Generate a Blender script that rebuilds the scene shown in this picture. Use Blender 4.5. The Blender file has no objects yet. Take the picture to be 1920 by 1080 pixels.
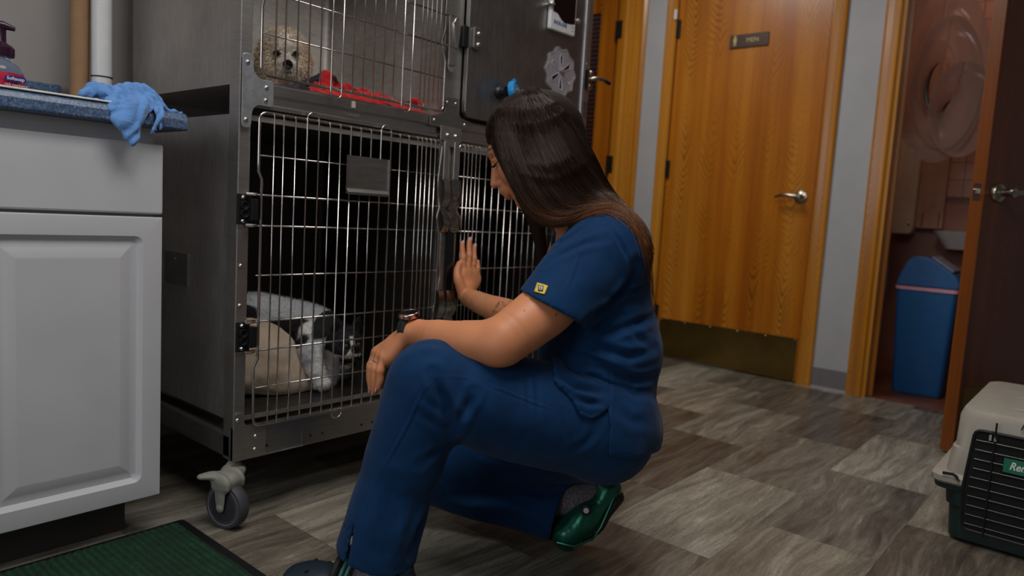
import bpy, bmesh, math, random
import numpy as np
from mathutils import Vector, Matrix
R_ = math.radians
S = bpy.context.scene
COL = S.collection
# ---------------------------------------------------------------- camera
CAMZ = 0.75
CX = Vector((0.64749801, -0.75981502, 0.05854459))      # image right
CU = Vector((0.03967374, 0.11032879, 0.99310299))       # image up
CF = Vector((0.76103372, 0.64070953, -0.10158238))      # forward
cam_data = bpy.data.cameras.new('camera')
cam_data.sensor_width = 36; cam_data.lens = 25.3125
cam_data.clip_start = 0.02; cam_data.clip_end = 60
cam_data.dof.use_dof = True; cam_data.dof.focus_distance = 1.50; cam_data.dof.aperture_fstop = 2.8
cam = bpy.data.objects.new('camera', cam_data); COL.objects.link(cam)
M4 = Matrix((CX, CU, -CF)).transposed().to_4x4(); M4.translation = (0, 0, CAMZ)
cam.matrix_world = M4
S.camera = cam
# ---------------------------------------------------------------- world, lamps, exposure
w = bpy.data.worlds.new('world'); S.world = w; w.use_nodes = True
w.node_tree.nodes['Background'].inputs[0].default_value = (0.75, 0.82, 1, 1)
w.node_tree.nodes['Background'].inputs[1].default_value = 0.02
S.view_settings.view_transform = 'Standard'; S.view_settings.look = 'None'
S.view_settings.gamma = 1; S.view_settings.use_curve_mapping = False
S.view_settings.exposure = 0.04
def area(name, loc, rot, sx, sy, power, col=(1, 1, 1)):
    d = bpy.data.lights.new(name, 'AREA'); d.shape = 'RECTANGLE'; d.size = sx; d.size_y = sy
    d.energy = power; d.color = col
    o = bpy.data.objects.new(name, d); COL.objects.link(o); o.location = loc; o.rotation_euler = rot
    return o
area('ceiling_panel_light', (0.65, 0.45, 2.46), (0, 0, 0), 1.2, 0.6, 25, (1, 0.97, 0.93))
area('ceiling_panel_light', (2.35, 1.75, 2.46), (0, 0, 0), 0.6, 0.6, 17, (1, 0.96, 0.9))
area('left_fill_light', (-1.3, 0.6, 1.5), (R_(90), 0, R_(-90)), 1.2, 1.2, 12, (0.94, 0.96, 1))  # soft fill added on the left to brighten cage sides and metal

# ---------------------------------------------------------------- helpers
def tag(o, label=None, cat=None, group=None, kind=None):
    if label: o['label'] = label
    if cat: o['category'] = cat
    if group: o['group'] = group
    if kind: o['kind'] = kind
    return o
def thing(name, loc, label, cat, group=None, kind=None):
    o = bpy.data.objects.new(name, None); COL.objects.link(o); o.location = loc
    o.empty_display_size = 0.05
    return tag(o, label, cat, group, kind)
def root_loc(p):
    v = Vector((0, 0, 0))
    while p is not None:
        v = v + p.location; p = p.parent
    return v
def children(o): return [c for c in COL.objects if c.parent == o]
def copy_tree(o, parent=None):
    c = o.copy(); COL.objects.link(c)
    if parent is not None: c.parent = parent
    for ch in children(o): copy_tree(ch, c)
    return c
def link_mesh(name, me, m, parent=None, smooth=True, bevel=0, kind=None, label=None):
    o = bpy.data.objects.new(name, me); COL.objects.link(o)
    if m is not None:
        for mm in (m if isinstance(m, (list, tuple)) else [m]): me.materials.append(mm)
    if parent is not None:
        o.parent = parent
        r = root_loc(parent)
        me.transform(Matrix.Translation(-r))
    if smooth: me.polygons.foreach_set('use_smooth', [True] * len(me.polygons))
    if bevel:
        b = o.modifiers.new('bevel', 'BEVEL'); b.width = bevel; b.segments = 2; b.limit_method = 'ANGLE'; b.angle_limit = R_(40)
        b.harden_normals = False
    if kind: o['kind'] = kind
    if label: o['label'] = label
    return o
def basis(d):
    d = Vector(d).normalized()
    a = Vector((0, 0, 1)) if abs(d.z) < 0.9 else Vector((1, 0, 0))
    u = d.cross(a).normalized(); v = d.cross(u).normalized()
    return u, v
class MB:
    def __init__(s): s.v = []; s.f = []; s.mi = []; s.cur = 0
    def add(s, vs, fs):
        n = len(s.v); s.v += [tuple(x) for x in vs]; s.f += [tuple(n + i for i in f) for f in fs]; s.mi += [s.cur] * len(fs); return s
    def box(s, x0, x1, y0, y1, z0, z1):
        x0, x1 = min(x0, x1), max(x0, x1); y0, y1 = min(y0, y1), max(y0, y1); z0, z1 = min(z0, z1), max(z0, z1)
        vs = [(x, y, z) for z in (z0, z1) for y in (y0, y1) for x in (x0, x1)]
        return s.add(vs, [(0, 2, 3, 1), (4, 5, 7, 6), (0, 1, 5, 4), (2, 6, 7, 3), (0, 4, 6, 2), (1, 3, 7, 5)])
    def obox(s, c, ax, half):
        c = Vector(c); A = [Vector(a).normalized() for a in ax]
        vs = [c + A[0] * sx * half[0] + A[1] * sy * half[1] + A[2] * sz * half[2] for sz in (-1, 1) for sy in (-1, 1) for sx in (-1, 1)]
        return s.add(vs, [(0, 2, 3, 1), (4, 5, 7, 6), (0, 1, 5, 4), (2, 6, 7, 3), (0, 4, 6, 2), (1, 3, 7, 5)])
    def tube(s, pts, r, n=8, closed=False, cap=True):
        P = [Vector(p) for p in pts]; m = len(P)
        rs = r if isinstance(r, (list, tuple)) else [r] * m
        T = []
        for i in range(m):
            a = P[(i - 1) % m] if (closed or i > 0) else P[i]
            b = P[(i + 1) % m] if (closed or i < m - 1) else P[i]
            T.append((b - a).normalized())
        u, v = basis(T[0]); vs = []
        for i in range(m):
            u = (u - T[i] * u.dot(T[i])).normalized(); v = T[i].cross(u)
            for k in range(n):
                a = 2 * math.pi * k / n
                vs.append(P[i] + (u * math.cos(a) + v * math.sin(a)) * rs[i])
        fs = []
        for i in range(m if closed else m - 1):
            j = (i + 1) % m
            for k in range(n): fs.append((i * n + k, i * n + (k + 1) % n, j * n + (k + 1) % n, j * n + k))
        if cap and not closed:
            fs.append(tuple(range(n - 1, -1, -1))); fs.append(tuple((m - 1) * n + k for k in range(n)))
        return s.add(vs, fs)
    def cyl(s, a, b, r, n=20, r2=None): return s.tube([a, b], [r, r if r2 is None else r2], n)
    def lathe(s, prof, c=(0, 0, 0), axis=(0, 0, 1), n=32, sx=1, sy=1, u=None):
        c = Vector(c); ax = Vector(axis).normalized()
        if u is None: u, v = basis(ax)
        else: u = Vector(u).normalized(); v = ax.cross(u)
        vs = []; m = len(prof)
        for (r, h) in prof:
            for k in range(n):
                a = 2 * math.pi * k / n
                vs.append(c + ax * h + u * (math.cos(a) * r * sx) + v * (math.sin(a) * r * sy))
        fs = []
        for i in range(m - 1):
            for k in range(n): fs.append((i * n + k, i * n + (k + 1) % n, (i + 1) * n + (k + 1) % n, (i + 1) * n + k))
        if prof[0][0] > 1e-6: fs.append(tuple(range(n - 1, -1, -1)))
        if prof[-1][0] > 1e-6: fs.append(tuple((m - 1) * n + k for k in range(n)))
        return s.add(vs, fs)
    def prism(s, poly, o, u, v, depth):
        """poly in (a,b) of plane o+u*a+v*b, extruded by vector depth"""
        o = Vector(o); u = Vector(u); v = Vector(v); d = Vector(depth); n = len(poly)
        A = [o + u * a + v * b for a, b in poly]
        vs = A + [p + d for p in A]
        fs = [tuple(range(n - 1, -1, -1)), tuple(range(n, 2 * n))] + [(i, (i + 1) % n, n + (i + 1) % n, n + i) for i in range(n)]
        return s.add(vs, fs)
    def rings(s, rings, cap=True, closed=True):
        n = len(rings[0]); vs = [p for r in rings for p in r]; fs = []
        for i in range(len(rings) - 1):
            for k in range(n if closed else n - 1): fs.append((i * n + k, i * n + (k + 1) % n, (i + 1) * n + (k + 1) % n, (i + 1) * n + k))
        if cap and closed: fs.append(tuple(range(n - 1, -1, -1))); fs.append(tuple((len(rings) - 1) * n + k for k in range(n)))
        return s.add(vs, fs)
    def screw(s, c, ax, r=0.004, h=0.003):
        return s.lathe([(r * 1.25, 0), (r * 1.25, h * .2), (r, h * .6), (r * .6, h * .95), (0, h)], c, ax, 12)
    def mesh(s, name):
        me = bpy.data.meshes.new(name); me.from_pydata(s.v, [], s.f)
        me.polygons.foreach_set('material_index', s.mi)
        bm = bmesh.new(); bm.from_mesh(me); bmesh.ops.recalc_face_normals(bm, faces=bm.faces); bm.to_mesh(me); bm.free()
        return me
    def build(s, name, m, parent=None, smooth=False, bevel=0, kind=None, label=None, auto=True):
        o = link_mesh(name, s.mesh(name), m, parent, smooth, bevel, kind, label)
        if smooth and auto:
            try: o.data.set_sharp_from_angle(angle=R_(38))
            except Exception: pass
        return o
def rrect(w, h, r, n=5, cx=0, cy=0):
    pts = []
    for (sx, sy, a0) in ((1, 1, 0), (-1, 1, 90), (-1, -1, 180), (1, -1, 270)):
        for i in range(n + 1):
            a = R_(a0 + 90 * i / n)
            pts.append((cx + sx * (w / 2 - r) + r * math.cos(a), cy + sy * (h / 2 - r) + r * math.sin(a)))
    return pts
def text(name, body, loc, ux, uy, size, m, parent=None, ext=0.0003, bold=False, width=None, shear=0):
    c = bpy.data.curves.new(name, 'FONT'); c.body = body; c.size = size; c.extrude = ext
    c.align_x = 'CENTER'; c.align_y = 'CENTER'; c.resolution_u = 3; c.shear = shear
    if bold: c.offset = size * 0.02
    o = bpy.data.objects.new(name, c); COL.objects.link(o)
    ux = Vector(ux).normalized(); uy = Vector(uy).normalized(); uz = ux.cross(uy)
    o.matrix_world = Matrix((ux, uy, uz)).transposed().to_4x4()
    o.location = Vector(loc) - (root_loc(parent) if parent else Vector((0, 0, 0)))
    bpy.context.view_layer.update()
    dg = bpy.context.evaluated_depsgraph_get(); me = bpy.data.meshes.new_from_object(o.evaluated_get(dg)); me.name = name
    L = o.location.copy(); bpy.data.objects.remove(o); bpy.data.curves.remove(c)
    me.transform(Matrix.Diagonal((width or 1, 1, 1, 1))); me.transform(Matrix((ux, uy, uz)).transposed().to_4x4())
    me.materials.clear(); me.materials.append(m)
    o = bpy.data.objects.new(name, me); COL.objects.link(o); o.location = L
    if parent: o.parent = parent
    return o
# ---------------------------------------------------------------- signed-distance modelling
class Field:
    def __init__(s, lo, hi, h):
        s.lo = np.array(lo, np.float32); s.h = h
        s.n = np.ceil((np.array(hi) - np.array(lo)) / h).astype(int) + 1
        s.D = np.full(tuple(s.n), 1.0, np.float32)
    def _blk(s, lo, hi):
        a = np.clip(np.floor((np.array(lo) - s.lo) / s.h).astype(int), 0, s.n); b = np.clip(np.ceil((np.array(hi) - s.lo) / s.h).astype(int) + 1, 0, s.n)
        if (b <= a).any(): return None, None
        sl = tuple(slice(a[i], b[i]) for i in range(3))
        g = [(s.lo[i] + s.h * np.arange(a[i], b[i])).astype(np.float32) for i in range(3)]
        return sl, (g[0][:, None, None], g[1][None, :, None], g[2][None, None, :])
    def op(s, fn, lo, hi, k=0.0, sub=False):
        m = k + 3 * s.h
        sl, G = s._blk(np.array(lo) - m, np.array(hi) + m)
        if sl is None: return s
        d = fn(*G); a = s.D[sl]
        if sub: a = -a
        if k > 0:
            hh = np.clip(k - np.abs(a - d), 0, None) / k
            r = np.minimum(a, d) - hh * hh * k * 0.25
        else: r = np.minimum(a, d)
        s.D[sl] = -r if sub else r
        return s
    def cone(s, a, b, ra, rb, k=0.0, flat=None, sub=False):
        a = np.array(a, float); b = np.array(b, float); ab = b - a; L2 = float(ab @ ab) + 1e-12
        rm = max(ra, rb) * (max(1, flat[1]) if flat else 1)
        if flat: fnn = np.array(Vector(flat[0]).normalized(), float); fs = flat[1]
        def fn(X, Y, Z):
            px, py, pz = X - a[0], Y - a[1], Z - a[2]
            t = np.clip((px * ab[0] + py * ab[1] + pz * ab[2]) / L2, 0, 1)
            qx, qy, qz = px - t * ab[0], py - t * ab[1], pz - t * ab[2]
            if flat:
                c = (qx * fnn[0] + qy * fnn[1] + qz * fnn[2]); g = c * (1 / fs - 1)
                qx = qx + g * fnn[0]; qy = qy + g * fnn[1]; qz = qz + g * fnn[2]
            d = np.sqrt(qx * qx + qy * qy + qz * qz) - (ra + (rb - ra) * t)
            return d * min(1, fs) if flat else d
        return s.op(fn, np.minimum(a, b) - rm, np.maximum(a, b) + rm, k, sub)
    def chain(s, pts, rs, k=0.0, flat=None, sub=False, sp=4):
        P = [np.array(p, float) for p in pts]; Rr = list(rs)
        if len(P) > 2:
            Q = []; q = []; m = len(P) - 1
            for i in range(m):
                p0, p1, p2, p3 = P[max(i - 1, 0)], P[i], P[i + 1], P[min(i + 2, m)]
                for j in range(sp):
                    u = j / sp; Q.append(.5 * ((2 * p1) + (-p0 + p2) * u + (2 * p0 - 5 * p1 + 4 * p2 - p3) * u * u + (-p0 + 3 * p1 - 3 * p2 + p3) * u ** 3))
                    uu = u * u * (3 - 2 * u); q.append(Rr[i] * (1 - uu) + Rr[i + 1] * uu)
            P = Q + [P[-1]]; Rr = q + [Rr[-1]]
        rm = max(Rr) * (max(1, flat[1]) if flat else 1)
        if flat: n_ = np.array(Vector(flat[0]).normalized(), float); g = 1 / flat[1] - 1
        def fn(X, Y, Z):
            best = None
            for a, b, ra, rb in zip(P[:-1], P[1:], Rr[:-1], Rr[1:]):
                ab = b - a; L2 = float(ab @ ab) + 1e-12; px, py, pz = X - a[0], Y - a[1], Z - a[2]
                t = np.clip((px * ab[0] + py * ab[1] + pz * ab[2]) / L2, 0, 1)
                qx, qy, qz = px - t * ab[0], py - t * ab[1], pz - t * ab[2]
                if flat:
                    c = (qx * n_[0] + qy * n_[1] + qz * n_[2]) * g; qx = qx + c * n_[0]; qy = qy + c * n_[1]; qz = qz + c * n_[2]
                d = np.sqrt(qx * qx + qy * qy + qz * qz) - (ra + (rb - ra) * t)
                best = d if best is None else np.minimum(best, d)
            return (best * min(1, flat[1]) if flat else best).astype(np.float32)
        return s.op(fn, np.min(P, 0) - rm, np.max(P, 0) + rm, k, sub)
    def ell(s, c, r, axes=None, k=0.0, sub=False):
        A = np.array([list(Vector(a).normalized()) for a in axes], float) if axes else np.eye(3)
        c = np.array(c, float); rm = max(r)
        def fn(X, Y, Z):
            px, py, pz = X - c[0], Y - c[1], Z - c[2]
            k0 = 0; k1 = 0
            for i in range(3):
                q = (px * A[i, 0] + py * A[i, 1] + pz * A[i, 2]) / r[i]
                k0 = k0 + q * q; k1 = k1 + (q / r[i]) ** 2
            k0 = np.sqrt(k0); return k0 * (k0 - 1) / np.sqrt(k1 + 1e-9)
        return s.op(fn, c - rm, c + rm, k, sub)
    def box(s, c, half, axes=None, rad=0.0, k=0.0, sub=False):
        A = np.array([list(Vector(a).normalized()) for a in axes], float) if axes else np.eye(3)
        c = np.array(c, float); rm = float(np.linalg.norm(half))
        def fn(X, Y, Z):
            px, py, pz = X - c[0], Y - c[1], Z - c[2]
            Q = [np.abs(px * A[i, 0] + py * A[i, 1] + pz * A[i, 2]) - (half[i] - rad) for i in range(3)]
            out = np.sqrt(sum(np.maximum(q, 0) ** 2 for q in Q))
            return out + np.minimum(np.maximum(np.maximum(Q[0], Q[1]), Q[2]), 0) - rad
        return s.op(fn, c - rm, c + rm, k, sub)
    def mesh(s, name, relax=2):
        D = s.D; n = s.n; h = s.h
        neg = D < 0
        c8 = neg[:-1, :-1, :-1].astype(np.int8)
        for (i, j, k) in ((1, 0, 0), (0, 1, 0), (0, 0, 1), (1, 1, 0), (1, 0, 1), (0, 1, 1), (1, 1, 1)):
            c8 = c8 + neg[i:n[0] - 1 + i, j:n[1] - 1 + j, k:n[2] - 1 + k]
        act = (c8 > 0) & (c8 < 8)
        I = np.argwhere(act); idx = np.full(act.shape, -1, np.int32); idx[act] = np.arange(len(I))
        acc = np.zeros((len(I), 3)); cnt = np.zeros(len(I))
        co = [(i, j, k) for i in (0, 1) for j in (0, 1) for k in (0, 1)]
        for a in co:
            for ax in range(3):
                if a[ax]: continue
                b = list(a); b[ax] = 1
                va = D[I[:, 0] + a[0], I[:, 1] + a[1], I[:, 2] + a[2]]; vb = D[I[:, 0] + b[0], I[:, 1] + b[1], I[:, 2] + b[2]]
                m = (va < 0) != (vb < 0)
                t = np.where(m, va / np.where(m, va - vb, 1), 0)
                p = np.array(a, float)[None, :].repeat(len(I), 0); p[:, ax] += t
                acc[m] += p[m]; cnt[m] += 1
        V = (I + acc / cnt[:, None]) * h + s.lo
        F = []
        for ax in range(3):
            o1, o2 = (ax + 1) % 3, (ax + 2) % 3
            sa = [slice(None)] * 3; sb = [slice(None)] * 3; sa[ax] = slice(0, -1); sb[ax] = slice(1, None)
            A_ = neg[tuple(sa)]; B_ = neg[tuple(sb)]
            E = np.argwhere(A_ != B_)
            E = E[(E[:, o1] > 0) & (E[:, o2] > 0) & (E[:, o1] < n[o1] - 1) & (E[:, o2] < n[o2] - 1)]
            fl = A_[E[:, 0], E[:, 1], E[:, 2]]
            def cell(d1, d2):
                q = E.copy(); q[:, o1] -= d1; q[:, o2] -= d2; return idx[q[:, 0], q[:, 1], q[:, 2]]
            Q = np.stack([cell(1, 1), cell(0, 1), cell(0, 0), cell(1, 0)], 1)
            Q[~fl] = Q[~fl][:, ::-1]; F.append(Q)
        F = np.concatenate(F); F = F[(F >= 0).all(1)]
        for _ in range(relax):
            acc = np.zeros_like(V); cn = np.zeros(len(V))
            for a_, b_ in ((0, 1), (1, 2), (2, 3), (3, 0)):
                np.add.at(acc, F[:, a_], V[F[:, b_]]); np.add.at(acc, F[:, b_], V[F[:, a_]])
                np.add.at(cn, F[:, a_], 1); np.add.at(cn, F[:, b_], 1)
            V = V * 0.5 + 0.5 * acc / np.maximum(cn, 1)[:, None]
        return s.tomesh(name, V, F)
    @staticmethod
    def tomesh(name, V, F):
        me = bpy.data.meshes.new(name)
        me.vertices.add(len(V)); me.vertices.foreach_set('co', V.astype(np.float32).ravel())
        me.loops.add(F.size); me.loops.foreach_set('vertex_index', F.astype(np.int32).ravel())
        me.polygons.add(len(F)); me.polygons.foreach_set('loop_start', np.arange(0, F.size, 4, dtype=np.int32))
        me.update(calc_edges=True); me.validate()
        return me
def get_co(me):
    a = np.empty(len(me.vertices) * 3, np.float32); me.vertices.foreach_get('co', a); return a.reshape(-1, 3)
def get_no(me):
    a = np.empty(len(me.vertices) * 3, np.float32); me.vertices.foreach_get('normal', a); return a.reshape(-1, 3)
def displace(me, fn):
    V = get_co(me); N = get_no(me)
    V = V + N * fn(V, N)[:, None]
    me.vertices.foreach_set('co', V.astype(np.float32).ravel()); me.update()
def segdist(V, pts):
    pts = np.array(pts, float); best = np.full(len(V), 9.0)
    for a, b in zip(pts[:-1], pts[1:]):
        ab = b - a; t = np.clip(((V - a) @ ab) / (ab @ ab + 1e-12), 0, 1)
        best = np.minimum(best, np.linalg.norm(V - a - t[:, None] * ab, axis=1))
    return best
def vnoise(V, s, seed=0):
    """smooth value noise, -1..1"""
    P = V * s + seed * 17.31; i = np.floor(P).astype(np.int64); f = P - i; f = f * f * (3 - 2 * f)
    def hsh(a, b, c):
        x = (a * 374761393 + b * 668265263 + c * 2147483647 + seed * 977) & 0x7fffffff
        x = ((x ^ (x >> 13)) * 1274126177) & 0x7fffffff
        return ((x ^ (x >> 16)) & 0xffff) / 32767.5 - 1
    r = 0
    for a in (0, 1):
        for b in (0, 1):
            for c in (0, 1):
                wgt = (f[:, 0] if a else 1 - f[:, 0]) * (f[:, 1] if b else 1 - f[:, 1]) * (f[:, 2] if c else 1 - f[:, 2])
                r = r + wgt * hsh(i[:, 0] + a, i[:, 1] + b, i[:, 2] + c)
    return r
def at(px, py, d):
    """point at forward distance d seen at photograph pixel px, py"""
    return Vector((0, 0, CAMZ)) + (CX * (px - 960) - CU * (py - 540)) * (d / 1350.0) + CF * d
def on(px, py, ax, val):
    r = (CX * (px - 960) - CU * (py - 540)) / 1350.0 + CF
    o = Vector((0, 0, CAMZ)); return o + r * ((val - o[ax]) / r[ax])
# ---------------------------------------------------------------- materials
def lin(c):
    return tuple((x / 255 / 12.92) if x / 255 <= 0.04045 else ((x / 255 + 0.055) / 1.055) ** 2.4 for x in c) + (1,)
class NT:
    def __init__(s, name):
        s.m = bpy.data.materials.new(name); s.m.use_nodes = True; s.t = s.m.node_tree; s.b = s.t.nodes['Principled BSDF']
    def n(s, typ, **kw):
        nd = s.t.nodes.new(typ)
        for k, v in kw.items():
            if k[0] == '_': setattr(nd, k[1:], v)
            else: s.put(nd.inputs[k.replace('_', ' ')] if not k[1:].isdigit() else nd.inputs[int(k[1:])], v)
        return nd
    def put(s, sock, v):
        if isinstance(v, bpy.types.NodeSocket): s.t.links.new(v, sock)
        else: sock.default_value = v
    def set(s, **kw):
        for k, v in kw.items(): s.put(s.b.inputs[k.replace('_', ' ')], v)
        return s
    def math(s, op, a, b=0.0, c=None):
        nd = s.t.nodes.new('ShaderNodeMath'); nd.operation = op; s.put(nd.inputs[0], a); s.put(nd.inputs[1], b)
        if c is not None: s.put(nd.inputs[2], c)
        return nd.outputs[0]
    def coord(s, obj=True, scale=(1, 1, 1), rot=(0, 0, 0), loc=(0, 0, 0), vec=None):
        if vec is None:
            tc = s.t.nodes.new('ShaderNodeTexCoord') if obj else s.t.nodes.new('ShaderNodeNewGeometry')
            vec = tc.outputs['Object'] if obj else tc.outputs['Position']
        mp = s.t.nodes.new('ShaderNodeMapping'); s.put(mp.inputs[0], vec)
        mp.inputs['Scale'].default_value = scale; mp.inputs['Rotation'].default_value = rot; mp.inputs['Location'].default_value = loc
        return mp.outputs[0]
    def noise(s, vec, scale, detail=3, rough=0.55, dist=0.0):
        nd = s.n('ShaderNodeTexNoise', Vector=vec, Scale=scale, Detail=detail, Roughness=rough, Distortion=dist)
        return nd.outputs['Fac']
    def ramp(s, fac, stops, interp='LINEAR'):
        nd = s.t.nodes.new('ShaderNodeValToRGB'); s.put(nd.inputs[0], fac); e = nd.color_ramp.elements; nd.color_ramp.interpolation = interp
        while len(e) < len(stops): e.new(0.5)
        for i, (p, c) in enumerate(stops):
            e[i].position = p; e[i].color = c if len(c) == 4 else tuple(c) + (1,)
        return nd.outputs[0]
    def mix(s, fac, a, b, mode='MIX'):
        nd = s.t.nodes.new('ShaderNodeMix'); nd.data_type = 'RGBA'; nd.blend_type = mode
        s.put(nd.inputs[0], fac); s.put(nd.inputs[6], a); s.put(nd.inputs[7], b); return nd.outputs[2]
    def bump(s, h, strength=0.3, dist=0.002):
        nd = s.n('ShaderNodeBump', Strength=strength, Distance=dist, Height=h); s.put(s.b.inputs['Normal'], nd.outputs[0]); return s
def simple(name, rgb, rough=0.5, metal=0.0, var=0.06, vs=30, bump=0.0, bs=200, **kw):
    t = NT(name); c = lin(rgb); v = t.coord()
    f = t.noise(v, vs, 4)
    d = tuple(x * (1 - var * 2) for x in c[:3]) + (1,); l = tuple(min(1, x * (1 + var * 2)) for x in c[:3]) + (1,)
    t.set(Base_Color=t.ramp(f, [(0.3, d), (0.7, l)]), Roughness=rough, Metallic=metal)
    if bump: t.bump(t.noise(v, bs, 3), bump, 0.001)
    for k, x in kw.items(): t.set(**{k: x})
    return t.m
def steel(name, base=0.42, rough=0.32, stretch=(1, 1, 40), tint=(1.0, 0.96, 0.92), scratch=0.5, spots=True):
    t = NT(name); v = t.coord(scale=stretch)
    f = t.noise(v, 14, 5, 0.7); g = t.noise(t.coord(), 5, 4, 0.65)
    c0 = tuple(base * 0.72 * k for k in tint) + (1,); c1 = tuple(base * 1.15 * k for k in tint) + (1,)
    col = t.ramp(t.math('ADD', t.math('MULTIPLY', f, 0.5), t.math('MULTIPLY', g, 0.5)), [(0.35, c0), (0.65, c1)])
    t.set(Base_Color=col, Metallic=1.0, Roughness=t.math('ADD', t.math('MULTIPLY', f, 0.28 * scratch), rough))
    t.bump(f, 0.12 * scratch, 0.001)
    return t.m
def wood(name, base, dark, light, axis='x', fig=1.0, gloss=0.32, scale=1.0, panel=0.27, off=0.0):
    """veneer with cathedral grain; u runs across the boards (axis), z up"""
    t = NT(name); tc = t.t.nodes.new('ShaderNodeTexCoord'); sp = t.n('ShaderNodeSeparateXYZ', Vector=tc.outputs['Object'])
    u = sp.outputs[0 if axis == 'x' else 1]; z = sp.outputs[2]
    u = t.math('ADD', u, off)
    pp = t.math('PINGPONG', u, panel / 2)                       # 0..panel/2 mirrored
    k = t.math('MULTIPLY', t.math('SUBTRACT', pp, panel / 4), 1 / panel)     # -.25...25
    n1 = t.noise(t.coord(scale=(6, 6, 1.6)), 1.0 * scale, 3, 0.5)
    kk = t.math('ABSOLUTE', k)
    par = t.math('MULTIPLY', t.math('POWER', kk, 1.25), 1.15)
    zz = t.math('MULTIPLY', z, 1.25)
    g = t.math('ADD', t.math('SUBTRACT', par, zz), t.math('MULTIPLY', n1, 0.55))
    ring = t.math('SINE', t.math('MULTIPLY', g, 120.0))
    ring = t.math('MULTIPLY', t.math('ADD', ring, 1), 0.5)
    ring = t.math('POWER', ring, 2.6)
    ring = t.math('MULTIPLY', ring, t.ramp(kk, [(0.05, (1, 1, 1)), (0.24, (.25, .25, .25))]))
    mask = t.ramp(t.noise(t.coord(scale=(2.2, 2.2, 0.9)), 1.7, 2), [(0.38, (0.1, 0.1, 0.1)), (0.62, (1, 1, 1))])
    fine = t.noise(t.coord(scale=(160, 160, 5)), 1.0, 4, 0.7)
    band = t.noise(t.coord(scale=(14, 14, 0.35)), 1.0, 3, 0.5)
    c = t.ramp(band, [(0.3, lin(dark)), (0.5, lin(base)), (0.72, lin(light))])
    c = t.mix(t.math('MULTIPLY', t.math('MULTIPLY', ring, mask), 0.95 * min(fig, 1)), c, lin([x * 0.62 for x in dark]))
    c = t.mix(t.math('MULTIPLY', t.ramp(fine, [(0.45, (1, 1, 1)), (0.6, (0, 0, 0))]), 0.16), c, lin([x * 0.6 for x in dark]))
    t.set(Base_Color=c, Roughness=gloss, Coat_Weight=0.25, Coat_Roughness=0.22)
    t.bump(fine, 0.06, 0.001)
    return t.m
# ================================================================ materials
M = {}
M['cab'] = simple('cabinet_white_laminate', (196, 197, 202), 0.42, var=0.02, vs=6, bump=0.05, bs=500)
M['toe'] = simple('toe_kick_vinyl', (72, 66, 66), 0.6, var=0.06, vs=12)
M['wall'] = simple('wall_paint', (172, 173, 177), 0.62, var=0.02, vs=8, bump=0.35, bs=150)
M['wallb'] = simple('wall_paint_behind', (158, 152, 148), 0.7, var=0.02, vs=8, bump=0.2, bs=150)
M['ceil'] = simple('ceiling_paint', (225, 224, 220), 0.8)
M['plain'] = simple('room_wall_paint', (165, 166, 168), 0.7)
M['base'] = simple('baseboard_vinyl', (118, 112, 116), 0.5, var=0.03)
M['steel'] = steel('brushed_steel', 0.55, 0.36)
M['steel_h'] = steel('brushed_steel_rail', 0.52, 0.28, (1, 40, 40))
M['steel_dk'] = steel('dull_dark_steel', 0.34, 0.40, (1, 1, 12))
M['panel'] = steel('steel_side_panel', 0.58, 0.38, (1, 14, 1.0), (1.0, 0.95, 0.90), 0.8)
M['plate'] = steel('zinc_plate', 0.62, 0.42, (3, 3, 3), (0.95, 0.98, 1.05), 0.5)
M['chrome'] = simple('polished_wire', (205, 200, 196), 0.2, 1.0, var=0.05)
M['screw'] = simple('screw_steel', (215, 212, 208), 0.22, 1.0)
M['hole'] = simple('dark_hole', (8, 8, 8), 0.9)
M['black'] = simple('black_plastic', (22, 22, 24), 0.42)
M['blackp'] = simple('black_glossy', (14, 14, 17), 0.16)
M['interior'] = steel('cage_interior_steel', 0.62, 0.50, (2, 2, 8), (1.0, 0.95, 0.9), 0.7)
M['int_shade'] = steel('cage_interior_shaded', 0.13, 0.42, (2, 2, 8), (1.0, 0.94, 0.9), 0.7)  # lower cages: same steel darkened, their shade put into the colour
M['gold'] = simple('brass_plate', (150, 128, 74), 0.26, 1.0, var=0.1, vs=5)
M['grey_pl'] = simple('caster_grey_plastic', (140, 140, 130), 0.5, var=0.05)
M['rubber'] = simple('caster_rubber', (66, 66, 72), 0.6, var=0.05)
M['hub'] = simple('caster_hub', (52, 52, 58), 0.45, var=0.05)
M['white'] = simple('white_plastic', (225, 225, 225), 0.4, var=0.02)
M['offw'] = simple('ivory_plastic', (196, 186, 168), 0.5, var=0.03)
M['kraft'] = simple('kraft_paper', (158, 122, 88), 0.75, var=0.05)
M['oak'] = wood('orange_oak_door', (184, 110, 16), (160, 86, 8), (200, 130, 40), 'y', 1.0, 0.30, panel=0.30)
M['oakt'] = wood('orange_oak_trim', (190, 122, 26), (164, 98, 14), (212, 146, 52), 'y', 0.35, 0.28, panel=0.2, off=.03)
M['oakdk_shade'] = wood('dark_and_shaded_oak', (92, 42, 14), (64, 26, 8), (112, 54, 20), 'x', 0.4, 0.35)  # open door's face: shade put into the colour; dark louvres share it
M['oakedge'] = wood('door_edge_oak', (128, 66, 14), (100, 48, 8), (146, 80, 24), 'y', 0.2, 0.4)
M['bath'] = simple('bathroom_wall_paint', (150, 112, 98), 0.6, var=0.04, vs=5)
M['bfloor'] = simple('bathroom_floor_vinyl', (104, 62, 44), 0.4, var=0.2, vs=4)
TA, TB, TS = 0.57307, 0.58072, 0.27739
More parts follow.
